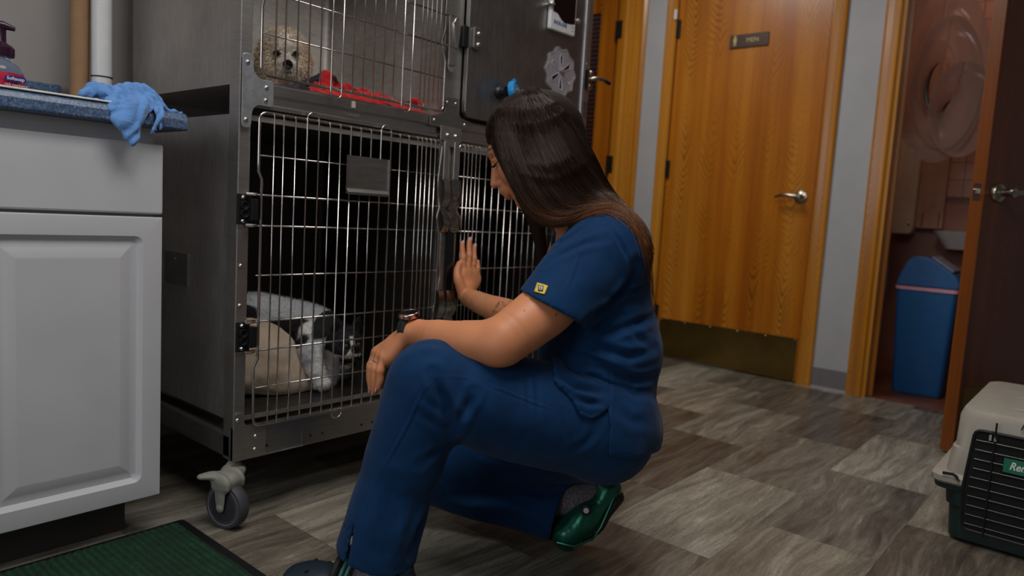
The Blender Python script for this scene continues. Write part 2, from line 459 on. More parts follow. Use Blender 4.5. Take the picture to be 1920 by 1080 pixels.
def floor_mat():
    t = NT('floor_vinyl_planks'); g = t.t.nodes.new('ShaderNodeNewGeometry'); sp = t.n('ShaderNodeSeparateXYZ', Vector=g.outputs['Position'])
    TW, TL = 0.281, 0.583
    ry = t.math('DIVIDE', t.math('SUBTRACT', sp.outputs[1], 0.357), TW); row = t.math('FLOOR', ry); fy = t.math('FRACT', ry)
    rx = t.math('ADD', t.math('DIVIDE', t.math('SUBTRACT', sp.outputs[0], 1.80), TL), t.math('MULTIPLY', row, 0.5))
    col = t.math('FLOOR', rx); fx = t.math('FRACT', rx)
    cv = t.n('ShaderNodeCombineXYZ', X=row, Y=col, Z=3.0)
    wn = t.n('ShaderNodeTexWhiteNoise', Vector=cv.outputs[0]); rc = wn.outputs['Color']; rnd2 = wn.outputs['Value']
    rnd = t.math('FRACT', t.math('ADD', t.math('ADD', t.math('MULTIPLY', row, TA), t.math('MULTIPLY', col, TB)), TS + 8))
    offv = t.n('ShaderNodeVectorMath', _operation='SCALE'); t.put(offv.inputs[0], rc); offv.inputs['Scale'].default_value = 20.0
    vv = t.n('ShaderNodeVectorMath', _operation='ADD'); t.put(vv.inputs[0], g.outputs['Position']); t.put(vv.inputs[1], offv.outputs[0])
    p = vv.outputs[0]
    warp = t.n('ShaderNodeTexNoise', Vector=t.coord(vec=p, scale=(1.6, 3.0, 1)), Scale=1.6, Detail=2.0)
    wv = t.n('ShaderNodeVectorMath', _operation='MULTIPLY_ADD'); t.put(wv.inputs[0], warp.outputs['Color']); wv.inputs[1].default_value = (0.04, 0.10, 0); t.put(wv.inputs[2], p)
    q = wv.outputs[0]
    a = t.noise(t.coord(vec=q, scale=(1.3, 11, 1)), 1.6, 7, 0.66, 0.5)
    b = t.noise(t.coord(vec=q, scale=(4, 42, 1)), 1.6, 5, 0.75, 0.3)
    speck = t.noise(t.coord(vec=p, scale=(14, 40, 1)), 5, 3, 0.8)
    f = t.math('ADD', t.math('MULTIPLY', a, 0.58), t.math('MULTIPLY', b, 0.42))
    f = t.math('ADD', f, t.math('MULTIPLY', t.math('SUBTRACT', rnd, 0.60), 0.23))
    c = t.ramp(f, [(0.28, lin((58, 52, 46))), (0.40, lin((92, 86, 77))), (0.50, lin((118, 114, 103))), (0.60, lin((148, 144, 132))), (0.74, lin((188, 184, 170)))])
    c = t.mix(t.ramp(speck, [(0.56, (0, 0, 0)), (0.66, (0.6, 0.6, 0.6))]), c, lin((70, 62, 54)))
    vein = t.ramp(b, [(0.66, (0, 0, 0)), (0.72, (0.6, 0.6, 0.6))]); c = t.mix(vein, c, lin((196, 184, 160)))
    c = t.mix(t.math('MULTIPLY', rnd2, 0.35), c, lin((150, 128, 112)), 'MULTIPLY') if False else t.mix(t.math('MULTIPLY', t.math('GREATER_THAN', rnd2, 0.55), 0.35), c, t.mix(1.0, c, (1.0, .86, .76, 1), 'MULTIPLY'))
    # fine joints
    ex = t.math('MINIMUM', fx, t.math('SUBTRACT', 1, fx)); ey = t.math('MINIMUM', fy, t.math('SUBTRACT', 1, fy))
    e = t.math('MINIMUM', t.math('MULTIPLY', ex, TL), t.math('MULTIPLY', ey, TW))
    j = t.ramp(t.math('MULTIPLY', e, 100), [(0.04, (0.6, 0.6, 0.6)), (0.11, (0, 0, 0))])
    c = t.mix(j, c, lin((58, 46, 38)))
    t.set(Base_Color=c, Roughness=t.math('ADD', t.math('MULTIPLY', f, 0.2), 0.30)); t.bump(t.math('ADD', f, t.math('MULTIPLY', speck, 0.3)), 0.12, 0.001)
    return t.m
M['floor'] = floor_mat()
def laminate():
    t = NT('blue_speckled_laminate'); v = t.coord()
    a = t.noise(v, 180, 4, 0.75); b = t.noise(v, 420, 2, 0.6)
    f = t.math('ADD', t.math('MULTIPLY', a, 0.6), t.math('MULTIPLY', b, 0.4))
    t.set(Base_Color=t.ramp(f, [(0.36, lin((44, 62, 88))), (0.5, lin((76, 98, 130))), (0.64, lin((126, 148, 176)))]), Roughness=0.35); return t.m
M['lam'] = laminate()
def tilewall():
    t = NT('bathroom_tile'); g = t.coord(obj=False)
    sw = t.n('ShaderNodeSeparateXYZ', Vector=g); cv = t.n('ShaderNodeCombineXYZ', X=sw.outputs[1], Y=sw.outputs[2], Z=0.0)
    br = t.n('ShaderNodeTexBrick', Vector=cv.outputs[0], Color1=lin((164, 128, 112)), Color2=lin((158, 120, 104)), Mortar=lin((96, 66, 54)), Scale=1.0, Mortar_Size=0.0025, Brick_Width=0.15, Row_Height=0.1)
    br.offset = 0.0
    t.set(Base_Color=br.outputs[0], Roughness=0.25); return t.m
M['tile'] = tilewall()
# ================================================================ room shell
def box_obj(name, m, x0, x1, y0, y1, z0, z1, parent=None, kind=None, bevel=0, label=None):
    return MB().box(x0, x1, y0, y1, z0, z1).build(name, m, parent, bevel=bevel, kind=kind, label=label)
ST = 'structure'
XW = 3.60
box_obj('floor', M['floor'], -1.6, XW + 0.02, -2.3, 4.2, -0.05, 0, kind=ST)
box_obj('floor_bathroom', M['bfloor'], XW + 0.02, 5.0, -0.3, 1.5, -0.05, 0.0, kind=ST)
box_obj('ceiling', M['ceil'], -1.6, 5.0, -2.3, 4.2, 2.5, 2.56, kind=ST)
box_obj('wall_back', M['wallb'], -1.6, 2.14, 2.22, 2.32, 0, 2.5, kind=ST)
box_obj('wall_left', M['plain'], -1.6, -1.5, -2.3, 2.22, 0, 2.5, kind=ST)
box_obj('wall_front', M['plain'], -1.5, XW, -2.3, -2.2, 0, 2.5, kind=ST)
box_obj('wall_corridor', M['wall'], 2.04, XW, 4.1, 4.2, 0, 2.5, kind=ST)
box_obj('wall_corridor_side', M['wallb'], 2.04, 2.14, 2.32, 4.1, 0, 2.5, kind=ST)
# right wall with three door openings (y: -2.2..0.07 | opening .07...85 | .85..1.17 | 1.17..1.985 | 1.985..2.32 | ..3.2)
wr = MB(); T = 0.12
for (a, b) in ((-2.3, 0.05), (0.875, 1.135), (2.00, 2.33), (3.19, 4.2)): wr.box(XW, XW + T, a, b, 0, 2.5)
for (a, b) in ((0.05, 0.875), (1.135, 2.00), (2.33, 3.19)): wr.box(XW, XW + T, a, b, 2.07, 2.5)
wr.build('wall_right', M['wall'], kind=ST)
# bathroom shell
box_obj('wall_bathroom_far', M['bath'], 4.9, 5.0, -0.3, 1.35, 0, 2.5, kind=ST)
box_obj('wall_bathroom_side', M['bath'], XW + T, 5.0, 1.35, 1.45, 0, 2.5, kind=ST)
box_obj('wall_bathroom_near', M['bath'], XW + T, 5.0, -0.3, -0.2, 0, 2.5, kind=ST)
box_obj('wall_bathroom_tiling', M['tile'], 4.885, 4.9, -0.2, 0.93, 1.0, 2.5, kind=ST)
area('bathroom_ceiling_light', (4.3, 0.7, 2.45), (0, 0, 0), 0.3, 0.3, 3.2, (1, 0.62, 0.45))

def casing(name, y0, y1, z1=2.13, hgt_bottom=0.0, prof=None):
    """flat moulded casing strip standing on the floor against the right wall"""
    b = MB(); w_ = y1 - y0
    pr = prof or [(0, 0), (0, .012), (.08, .017), (.2, .014), (.5, .016), (.85, .02), (1, .02), (1, 0)]
    b.prism([(y0 + a * w_, d) for a, d in pr], (XW, 0, 0.0), (0, 1, 0), (-1, 0, 0), (0, 0, z1))
    return b.build(name, M['oakt'], kind=ST)
def jamb(name, y0, y1):
    return box_obj(name, M['oakt'], XW - 0.004, XW + T + .004, y0, y1, 0, 2.07, kind=ST)
# men's door: opening 1.155..1.985
casing('trim_1', 1.092, 1.158); casing('trim_2', 1.972, 2.03)
jamb('trim_3', 1.135, 1.160); jamb('trim_4', 1.975, 2.0)
casing('trim_5', 0.862, 0.928); jamb('trim_6', 0.845, 0.875)
casing('trim_7', 2.158, 2.345, prof=[(0, 0), (0, .012), (.1, .020), (.18, .012), (.3, .012), (.36, .024), (.6, .020), (.66, .030), (.9, .026), (1, .01), (1, 0)])
casing('trim_8', -0.01, 0.055); jamb('trim_9', 0.05, 0.075)
b = MB()
for (a, c) in ((1.092, 2.03), (-.01, .928), (2.158, 3.2)): b.box(XW - 0.02, XW, a, c, 2.07, 2.14)
b.build('trim_10', M['oakt'], kind=ST)
for i, (a, c) in enumerate(((0.928, 1.092), (2.03, 2.158), (-2.2, -.01))):
    m = MB(); m.prism([(0, 0), (0, 0.10), (.006, 0.10), (.006, .012), (.014, 0)], (XW, a, 0), (-1, 0, 0), (0, 0, 1), (0, c - a, 0))
    m.build('baseboard_right', M['base'], kind=ST)
# door stop behind
box_obj('trim_11', M['oakt'], XW + .065, XW + .08, 0.83, 0.847, 0, 2.07, kind=ST)

def lever_handle(parent, c, out, along, mat, s=1.0):
    """rose, neck and curved lever; c on the door face, out = normal, along = lever direction"""
    c = Vector(c); o = Vector(out).normalized(); a = Vector(along).normalized(); up = Vector((0, 0, 1))
    h = MB(); h.lathe([(.0, 0), (.033, 0), (.033, .004), (.03, .009), (.018, .012), (.012, .016), (.012, .045), (.016, .05), (.016, .058), (0, .06)], c, o, 28)
    pts = [c + o * .05, c + o * .052 + a * .02, c + o * .055 + a * .05 + up * .004, c + o * .052 + a * .08 + up * .003, c + o * .042 + a * .112 - up * .006]
    h.tube(pts, [.010, .011, .009, .008, .006], 12)
    return h.build('door_handle', mat, parent, smooth=True)
nickel = simple('satin_nickel', (170, 160, 146), 0.25, 1.0)
# door 2 (men)
d2 = box_obj('door_2', M['oak'], XW + 0.012, XW + 0.056, 1.170, 1.972, 0.008, 2.06, kind=ST)
kp = MB(); kp.prism(rrect(.765, .212, .004, 2, 1.562, .116), (XW + 0.0125, 0, 0), (0, 1, 0), (0, 0, 1), (-.002, 0, 0)); kp.build('kick_plate', M['gold'], d2)
ks = MB()
for yy in (1.19, 1.34, 1.49, 1.64, 1.79, 1.935): ks.screw((XW + .0105, yy, .214), (-1, 0, 0), .003, .002)
ks.build('plate_screw', M['screw'], d2)
lever_handle(d2, (XW + .012, 1.232, .918), (-1, 0, 0), (0, 1, 0), nickel)
for zc in (1.05, 1.80, .25):
    h = MB(); h.cyl((XW - .006, 1.976, zc - .05), (XW - .006, 1.976, zc + .05), .007, 12); h.box(XW - .002, XW + .012, 1.955, 1.972, zc - .045, zc + .045)
    h.build('hinge', M['black'], d2, smooth=True)
box_obj('hinge_pin_cap', M['white'], XW - .026, XW - .012, 1.968, 1.982, 1.845, 1.895, d2)
sg = MB(); sg.box(XW + .003, XW + .0118, 1.463, 1.666, 1.664, 1.73); sgo = sg.build('door_sign', simple('sign_brown', (70, 50, 38), .35), bevel=.0015)
tag(sgo, 'small brown MEN restroom sign plate on the orange oak door', 'sign')
gt = simple('sign_gold_lettering', (196, 176, 120), .4)
text('lettering', 'MEN', (XW + .0022, 1.545, 1.697), (0, -1, 0), (0, 0, 1), .032, gt, sgo)
pm = MB(); pm.lathe([(0, 0), (.006, 0), (.006, .001), (0, .001)], (XW + .003, 1.637, 1.719), (-1, 0, 0), 14)
pm.prism([(-.009, .012), (.009, .012), (.009, -.004), (.006, -.004), (.006, -.024), (.001, -.024), (.001, -.008), (-.001, -.008), (-.001, -.024), (-.006, -.024), (-.006, -.004), (-.009, -.004)], (XW + .003, 1.637, 1.699), (0, -1, 0), (0, 0, 1), (-.001, 0, 0))
pm.build('man_pictogram', gt, sgo)
# door 1 (beyond the cages) with louvres
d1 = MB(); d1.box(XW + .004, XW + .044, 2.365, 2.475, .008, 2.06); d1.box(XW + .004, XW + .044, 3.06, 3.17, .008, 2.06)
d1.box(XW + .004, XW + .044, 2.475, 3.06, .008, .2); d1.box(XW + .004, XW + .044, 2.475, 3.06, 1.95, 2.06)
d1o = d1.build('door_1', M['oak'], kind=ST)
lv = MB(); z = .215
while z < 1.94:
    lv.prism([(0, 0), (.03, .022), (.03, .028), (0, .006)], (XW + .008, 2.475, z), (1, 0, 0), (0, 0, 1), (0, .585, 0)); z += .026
lv.build('louvre_panel', M['oakdk_shade'], d1o)
dkm = simple('bronze_hinge', (62, 56, 52), .35, .8)
for zc in (1.07, 1.83):
    h = MB(); h.cyl((XW - .012, 2.352, zc - .055), (XW - .012, 2.352, zc + .055), .008, 12); h.box(XW - .028, XW - .018, 2.30, 2.345, zc - .05, zc + .05)
    h.build('hinge', dkm, d1o, smooth=True)
box_obj('gap_shade_strip', simple('door_gap_shadow', (20, 18, 16), .8), XW + .02, XW + .03, 2.33, 2.37, 0, 2.07, kind=ST)  # dark strip standing in for the shade in the door gap
# door 3 : swung open into the room, hinge at (3.6, .075)
e0 = Vector((2.921, .422, 0)); hg = Vector((3.60, .078, 0)); u = (hg - e0).normalized(); nrm = Vector((-u.y, u.x, 0)); nrm = -nrm if nrm.y > 0 else nrm
L3 = (hg - e0).length; t3 = .044
d3 = MB(); d3.obox(e0 + u * (L3 / 2 + .004) + nrm * t3 / 2 + Vector((0, 0, 1.035)), (u, nrm, (0, 0, 1)), (L3 / 2 - .004, t3 / 2, 1.026))
d3o = d3.build('door_3', M['oakdk_shade'], kind=ST)
ed = MB(); ed.obox(e0 + u * .001 + nrm * t3 / 2 + Vector((0, 0, 1.035)), (u, nrm, (0, 0, 1)), (.004, t3 / 2 + .0005, 1.0265)); ed.build('door_edge', M['oakedge'], d3o)
lp = MB(); lp.obox(e0 - u * .004 + nrm * t3 / 2 + Vector((0, 0, .92)), (u, nrm, (0, 0, 1)), (.0015, .0125, .028)); lp.build('latch_plate', nickel, d3o)
lb = MB(); lb.obox(e0 - u * .010 + nrm * t3 / 2 + Vector((0, 0, .92)), (u, nrm, (0, 0, 1)), (.008, .007, .009)); lb.build('latch_bolt', nickel, d3o, bevel=.002)
lever_handle(d3o, e0 + u * .07 + nrm * t3 + Vector((0, 0, .92)), nrm, u, nickel)
kp = MB(); kp.obox(e0 + u * (L3 / 2) + nrm * (t3 + .001) + Vector((0, 0, .13)), (u, nrm, (0, 0, 1)), (L3 / 2 - .02, .001, .11)); kp.build('kick_plate', M['gold'], d3o)

# ================================================================ base cabinet, worktop
XR = 0.688; YF = 1.555
cb = thing('base_cabinet', (0.2, 1.86, 0), 'white base cabinet with drawer and raised panel door under the blue worktop', 'cabinet')
MB().box(-.55, XR - .012, YF + .02, 2.2, .09, .8835).build('carcass', M['cab'], cb)
MB().box(-.55, XR - .045, YF + .075, 2.2, 0, .09).build('toe_kick', M['toe'], cb)
m = MB(); m.box(-.1, XR, YF, YF + .019, .706, .852); m.build('drawer', M['cab'], cb, bevel=.004)
m = MB(); m.box(-.55, -.104, YF, YF + .019, .706, .852); m.build('drawer', M['cab'], cb, bevel=.004); m = MB(); m.box(-.55, -.404, YF, YF + .019, .092, .700); m.build('door', M['cab'], cb, bevel=.004)
def panel_door(x0, x1, z0, z1):
    b = MB(); cx, cz = (x0 + x1) / 2, (z0 + z1) / 2
    def loop(inset, r, y):
        w_ = x1 - x0 - 2 * inset; h_ = z1 - z0 - 2 * inset
        return [(cx + a, y, cz + c) for a, c in rrect(w_, h_, max(r, .0006), 4)]
    L = [loop(0, .001, YF + .02), loop(0, .001, YF + .004), loop(.002, .002, YF + .0005), loop(.005, .003, YF), loop(.040, .016, YF), loop(.044, .013, YF + .0035), loop(.050, .009, YF + .0085), loop(.060, .001, YF + .0085), loop(.066, .001, YF + .0065), loop(.084, .001, YF + .001), loop(.086, .001, YF + .001)]
    b.rings(L, cap=True)
    o = b.build('door', M['cab'], cb, smooth=True)
    return o
panel_door(.335, XR, .092, .700); panel_door(-.03, .329, .092, .700); panel_door(-.40, -.036, .092, .700)
wt = thing('worktop', (.2, 1.86, .885), 'blue speckled laminate worktop on the white base cabinet', 'countertop')
m = MB(); m.prism([(1.545, .884), (1.527, .884), (1.525, .888), (1.525, .905), (1.529, .915), (1.539, .920), (2.2, .920), (2.2, .884)], (-.55, 0, 0), (0, 1, 0), (0, 0, 1), (.55 + .725, 0, 0)); m.build('worktop_slab', M['lam'], wt, bevel=.002)
m = MB(); m.box(-.55, .598, 1.530, 1.548, .9201, .9235); m.build('edge_strip', simple('white_edge_strip', (236, 232, 222), .35), wt, bevel=.001)
m = MB(); m.box(-.55, .70, 2.19, 2.219, .920, 1.02); m.build('backsplash', M['lam'], wt, bevel=.003)
# green mat
mt = thing('entrance_mat', (.4, 1.2, 0), 'green ribbed mat with black rubber border on the floor', 'mat')
def mat_green():
    t = NT('green_ribbed_carpet'); v = t.coord()
    w_ = t.n('ShaderNodeTexWave', Vector=t.coord(rot=(0, 0, R_(0))), Scale=22.0, Distortion=2.5, Detail=2.0, Detail_Scale=4.0); w_.bands_direction = 'X'
    n_ = t.noise(v, 260, 4, 0.8); n2 = t.noise(v, 30, 3)
    f = t.math('ADD', t.math('MULTIPLY', w_.outputs['Fac'], 0.15), t.math('ADD', t.math('MULTIPLY', n_, 0.45), t.math('MULTIPLY', n2, 0.25)))
    t.set(Base_Color=t.ramp(f, [(0.3, lin((6, 30, 18))), (0.5, lin((14, 62, 38))), (0.75, lin((36, 104, 68)))]), Roughness=0.95); t.bump(f, 0.9, 0.006); return t.m
m = MB(); m.prism(rrect(1.3, .40, .01, 3, .105, 1.39), (0, 0, .0005), (1, 0, 0), (0, 1, 0), (0, 0, .004)); m.build('rubber_border', M['black'], mt, bevel=.001)
rng = np.random.default_rng(3)
n1, n2_ = 420, 120
X = np.linspace(-.525, .735, n1); Y = np.linspace(1.21, 1.575, n2_); GX, GY = np.meshgrid(X, Y, indexing='ij')
GZ = .006 + .0022 * (.5 + .5 * np.sin(GX * 420 + 1.5 * np.sin(GY * 30))) + .0026 * rng.random(GX.shape)
GZ[0] = GZ[-1] = .004; GZ[:, 0] = GZ[:, -1] = .004
V = np.stack([GX, GY, GZ], -1).reshape(-1, 3); I = np.arange(n1 * n2_).reshape(n1, n2_)
Fq = np.stack([I[:-1, :-1], I[1:, :-1], I[1:, 1:], I[:-1, 1:]], -1).reshape(-1, 4)
link_mesh('carpet_pile', Field.tomesh('carpet_pile', V, Fq), mat_green(), mt, True)
# soap
sp_ = thing('soap_bottle', (.428, 1.67, .92), 'clear foaming soap bottle with dark purple pump and pink label on the worktop', 'soap bottle')
clear = NT('clear_plastic'); clear.set(Base_Color=(.9, .9, .92, 1), Roughness=.08, Transmission_Weight=.92, IOR=1.3); clear = clear.m
m = MB(); m.lathe([(0, 0), (.038, .0), (.041, .006), (.042, .03), (.040, .044), (.033, .056), (.021, .066), (.016, .070), (.016, .074), (0, .074)], (.428, 1.67, .9202), n=32, sy=.72, u=(1, 0, 0)); m.build('bottle', clear, sp_, smooth=True)
m = MB(); m.lathe([(.0418, .004), (.0425, .03), (.0412, .041)], (.428, 1.67, .9202), n=48, sy=.72, u=(1, 0, 0)); 
m.f = [f for f in m.f if len(f) == 4]; m.mi = m.mi[:len(m.f)]
pk = simple('pink_berry_label', (190, 40, 70), .35, var=.2, vs=40)
m.build('label', pk, sp_, smooth=True)
m = MB(); m.prism(rrect(.036, .010, .004, 4, 0, 0), (.446, 1.6375, .9500), (1, 0.15, 0), (0, 0, 1), (0.0001, -.0012, 0)); m.build('logo_band', simple('logo_blue', (30, 50, 140), .35), sp_)
text('lettering', 'Softsoap', (.446, 1.6355, .9500), (1, .15, 0), (0, 0, 1), .0088, M['white'], sp_, bold=True)
text('lettering', 'rich raspberry', (.447, 1.6365, .9385), (1, .15, 0), (0, 0, 1), .0068, M['white'], sp_)
text('lettering', 'foaming', (.449, 1.6365, .9325), (1, .15, 0), (0, 0, 1), .006, M['white'], sp_)
pur = simple('purple_pump_plastic', (50, 18, 42), .3)
m = MB(); m.lathe([(0, .072), (.019, .072), (.020, .076), (.020, .088), (.016, .093), (.010, .096), (.0068, .099), (.0065, .124), (.009, .128), (0, .130)], (.434, 1.67, .9202), n=24)
m.tube([(.418, 1.67, 1.0515), (.434, 1.668, 1.0505), (.454, 1.664, 1.0465)], [.005, .008, .004], 10); m.build('pump', pur, sp_, smooth=True)
# rolled charts
def roll(name, x, y, z0, z1, r, mat_, lab, cat, lean=(0, 0)):
    m = MB(); m.lathe([(r * .8, .02), (r * .8, 0), (r, 0), (r, z1 - z0), (r * .8, z1 - z0), (r * .8, z1 - z0 - .02)], (x, y, z0), (lean[0], lean[1], 1), 28)
    return tag(m.build(name, mat_, smooth=True), lab, cat)
wr_ = roll('rolled_poster', .752, 2.06, .9205, 1.70, .0235, M['white'], 'white rolled poster tube standing on the worktop against the steel cage', 'poster roll')
kr_ = roll('rolled_poster', .712, 2.10, .9205, 1.70, .022, M['kraft'], 'brown kraft poster tube standing behind the white tube on the worktop', 'poster roll', (.012, .0))
m = MB(); m.tube([(.752 + .0245 * math.cos(a), 2.06 + .0245 * math.sin(a), 1.04) for a in np.linspace(0, 2 * math.pi, 24, endpoint=False)], .0016, 6, closed=True); m.build('cable_tie', M['black'], wr_, smooth=True)
# ================================================================ cage bank
def screws(name, pts, parent, r=.0042, h=.004, ax=(0, -1, 0), m=None):
    first = None
    for p in pts:
        if first is None: first = MB().screw(p, ax, r, h).build(name, m or M['screw'], parent, smooth=True); p0 = Vector(p)
        else: o = first.copy(); COL.objects.link(o); o.location = first.location + (Vector(p) - p0)
Y0 = 1.50; XL, XRt = .825, 2.135; XM = 1.467; YB = 2.09; ZT = 1.78
cg = thing('cage_bank', (1.48, 1.8, .148), 'stainless steel bank of four animal cages with wire doors standing on casters', 'animal cage')
# frame
def fpost(x0, x1, z0, z1, d=.02):
    return MB().box(x0, x1, Y0, Y0 + d, z0, z1).build('frame_post', M['steel'], cg, bevel=.002)
fpost(.825, .853, .148, ZT, .045); fpost(2.074, 2.135, .148, ZT, .045)
fpost(1.431, 1.502, .235, ZT, .012)
def rail(z0, z1, y=Y0, name='frame_rail', x0=.853, x1=2.074, mt=None, d=.012):
    return MB().box(x0, x1, y, y + d, z0, z1).build(name, mt or M['steel_h'], cg, bevel=.0015)
rail(.148, .228, Y0 - .001, x0=.825, x1=2.135)
MB().prism([(0, 0), (0, .060), (-.004, .060), (-.007, .054), (-.007, .034), (-.002, .030), (-.002, .012), (-.006, .008), (-.006, 0)], (.853, Y0 + .004, .952), (0, 1, 0), (0, 0, 1), (1.221, 0, 0)).build('frame_rail', M['steel_h'], cg)
rail(ZT - .04, ZT)
# lower shelf rails (tube under the cages)
for yy, nm in ((.825, 0), (2.085, 1)):
    MB().box(yy, yy + .05, Y0 + .012, YB + .03, .150, .208).build('shelf_rail', M['steel_dk'] if nm else M['steel_dk'], cg, bevel=.006)
MB().box(.825, 2.135, YB - .01, YB + .03, .150, .208).build('shelf_rail', M['steel_dk'], cg, bevel=.005)
# cage boxes
def housing(x0, x1, z0, z1, m_out, m_in, r=.03):
    t = .012
    b = MB(); b.cur = 0
    # outer skin, rounded back corners; open front
    out = [(x0, Y0 + .012)] + [(x0 + r - r * math.cos(a), YB - r + r * math.sin(a)) for a in np.linspace(0, math.pi / 2, 6)] + [(x1 - r + r * math.sin(a), YB - r + r * math.cos(a)) for a in np.linspace(0, math.pi / 2, 6)] + [(x1, Y0 + .012)]
    inn = [(x0 + t, Y0 + .012)] + [(x0 + r - (r - t) * math.cos(a), YB - r + (r - t) * math.sin(a)) for a in np.linspace(0, math.pi / 2, 6)] + [(x1 - r + (r - t) * math.sin(a), YB - r + (r - t) * math.cos(a)) for a in np.linspace(0, math.pi / 2, 6)] + [(x1 - t, Y0 + .012)]
    n = len(out)
    vs = [(x, y, z0) for x, y in out] + [(x, y, z1) for x, y in out] + [(x, y, z0 + t) for x, y in inn] + [(x, y, z1 - t) for x, y in inn]
    b.add(vs, [(i, i + 1, n + i + 1, n + i) for i in range(n - 1)] + [tuple(range(n)), tuple(range(n, 2 * n))])
    k = len(b.f); b.f += [(2 * n + i, 3 * n + i, 3 * n + i + 1, 2 * n + i + 1) for i in range(n - 1)] + [tuple(range(2 * n, 3 * n)), tuple(range(3 * n, 4 * n))]
    b.mi += [1] * (n + 1)
    # front lips
    q = len(b.f); b.f += [(0, 2 * n, 3 * n, n), (n - 1, 2 * n - 1, 4 * n - 1, 3 * n - 1), (0, n - 1, 3 * n - 1, 2 * n), (n, 2 * n - 1, 4 * n - 1, 3 * n)]; b.mi += [0] * 4
    me = bpy.data.meshes.new('cage_box'); me.from_pydata(b.v, [], b.f); me.polygons.foreach_set('material_index', b.mi)
    bm = bmesh.new(); bm.from_mesh(me); bmesh.ops.recalc_face_normals(bm, faces=bm.faces); bm.to_mesh(me); bm.free()
    o = link_mesh('cage_box', me, [m_out, m_in], cg, True)
    o.data.set_sharp_from_angle(angle=R_(30)); return o
lowL = housing(.831, 1.462, .238, .936, M['panel'], M['int_shade'])
housing(1.472, 2.112, .238, .936, M['panel'], M['int_shade'])
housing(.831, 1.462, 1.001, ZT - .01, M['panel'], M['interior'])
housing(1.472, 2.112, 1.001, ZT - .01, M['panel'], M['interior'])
# back posts and side plate
MB().box(.84, .87, YB + .001, YB + .028, .15, ZT).build('frame_post', M['steel_dk'], cg)
MB().box(2.08, 2.11, YB + .001, YB + .028, .15, ZT).build('frame_post', M['steel_dk'], cg)
sp2 = MB(); sp2.box(.827, .8312, 1.735, 1.858, .526, .608); sp2.screw((.827, 1.80, .59), (-1, 0, 0), .003); sp2.build('side_bracket', M['steel_dk'], cg, bevel=.001)
# plates and screws
def plate(poly, y, m, d=.0025, name='corner_plate', hl=None):
    b = MB(); b.prism(poly, (0, y, 0), (1, 0, 0), (0, 0, 1), (0, -d, 0)); return b.build(name, m, cg, bevel=.0008)
def rpoly(pts, r=.006, n=3):
    out = []; m = len(pts)
    for i in range(m):
        p = Vector(pts[i]); a = Vector(pts[i - 1]); b = Vector(pts[(i + 1) % m])
        ra = min(r, (a - p).length / 2.2, (b - p).length / 2.2)
        A = p + (a - p).normalized() * ra; B = p + (b - p).normalized() * ra
        for k in range(n + 1):
            t = k / n; out.append(tuple(A * (1 - t) ** 2 + p * 2 * t * (1 - t) + B * t * t))
    return out
cp = plate(rpoly([(.826, .905), (.848, .905), (.851, .945), (.862, .957), (.902, .957), (.902, 1.014), (.868, 1.014), (.852, 1.030), (.852, 1.064), (.826, 1.064)], .008), Y0 - .006, M['plate'])
screws('screw', [(x, Y0 - .0085, z) for x, z in ((.838, 1.045), (.884, .998), (.883, .970), (.836, .922))], cp)
tp = plate(rpoly([(1.437, 1.068), (1.486, 1.068), (1.488, 1.030), (1.500, 1.016), (1.545, 1.010), (1.545, .982), (1.380, .980), (1.380, 1.008), (1.430, 1.020), (1.437, 1.032)], .006), Y0 - .006, M['steel_dk'])
screws('screw', [(x, Y0 - .0085, z) for x, z in ((1.442, 1.052), (1.476, 1.053), (1.396, .997), (1.516, .999))], tp)
up = plate(rpoly([(1.420, .985), (1.503, .985), (1.503, .945), (1.486, .945), (1.486, .930), (1.440, .930), (1.440, .945), (1.420, .945)], .005), Y0 - .009, M['steel'], name='latch_bracket')
screws('screw', [(x, Y0 - .0115, .962) for x in (1.446, 1.478)], up, .005, .006)
bp = plate(rpoly([(.826, .149), (1.008, .149), (1.008, .151), (.905, .151), (.905, .227), (.858, .229), (.850, .236), (.850, .262), (.826, .262)], .006), Y0 - .002, M['steel'])
screws('screw', [(x, Y0 - .0045 if z < .3 and x < 1 else Y0 - .001, z) for x, z in ((.833, .246), (.879, .200), (.878, .169), (2.08, .20), (2.08, .17), (.835, .60), (.8345, .51))], bp)
for x, z in ((.911, .170), (1.031, .170), (1.067, .169), (1.190, .168), (1.226, .168), (1.40, .168), (1.44, .168)):
    MB().lathe([(0, 0), (.0034, 0), (.0034, .0006), (0, .0006)], (x, Y0 - .0012, z), (0, -1, 0), 14).build('rail_hole', M['hole'], cg)
MB().box(1.008, 1.0095, Y0 - .0028, Y0, .149, .190).build('rail_seam', M['screw'], cg)
# stamped marks and small ivory tag on the rail
m = MB(); m.box(1.120, 1.130, Y0 - .0055, Y0 - .003, .990, 1.006); m.build('rail_tag', M['offw'], cg)
text('rail_lettering', 'SHOR-LINE', (1.128, Y0 - .0035, .9725), (1, 0, 0), (0, 0, 1), .0085, M['steel'], cg, bold=True, width=.85)

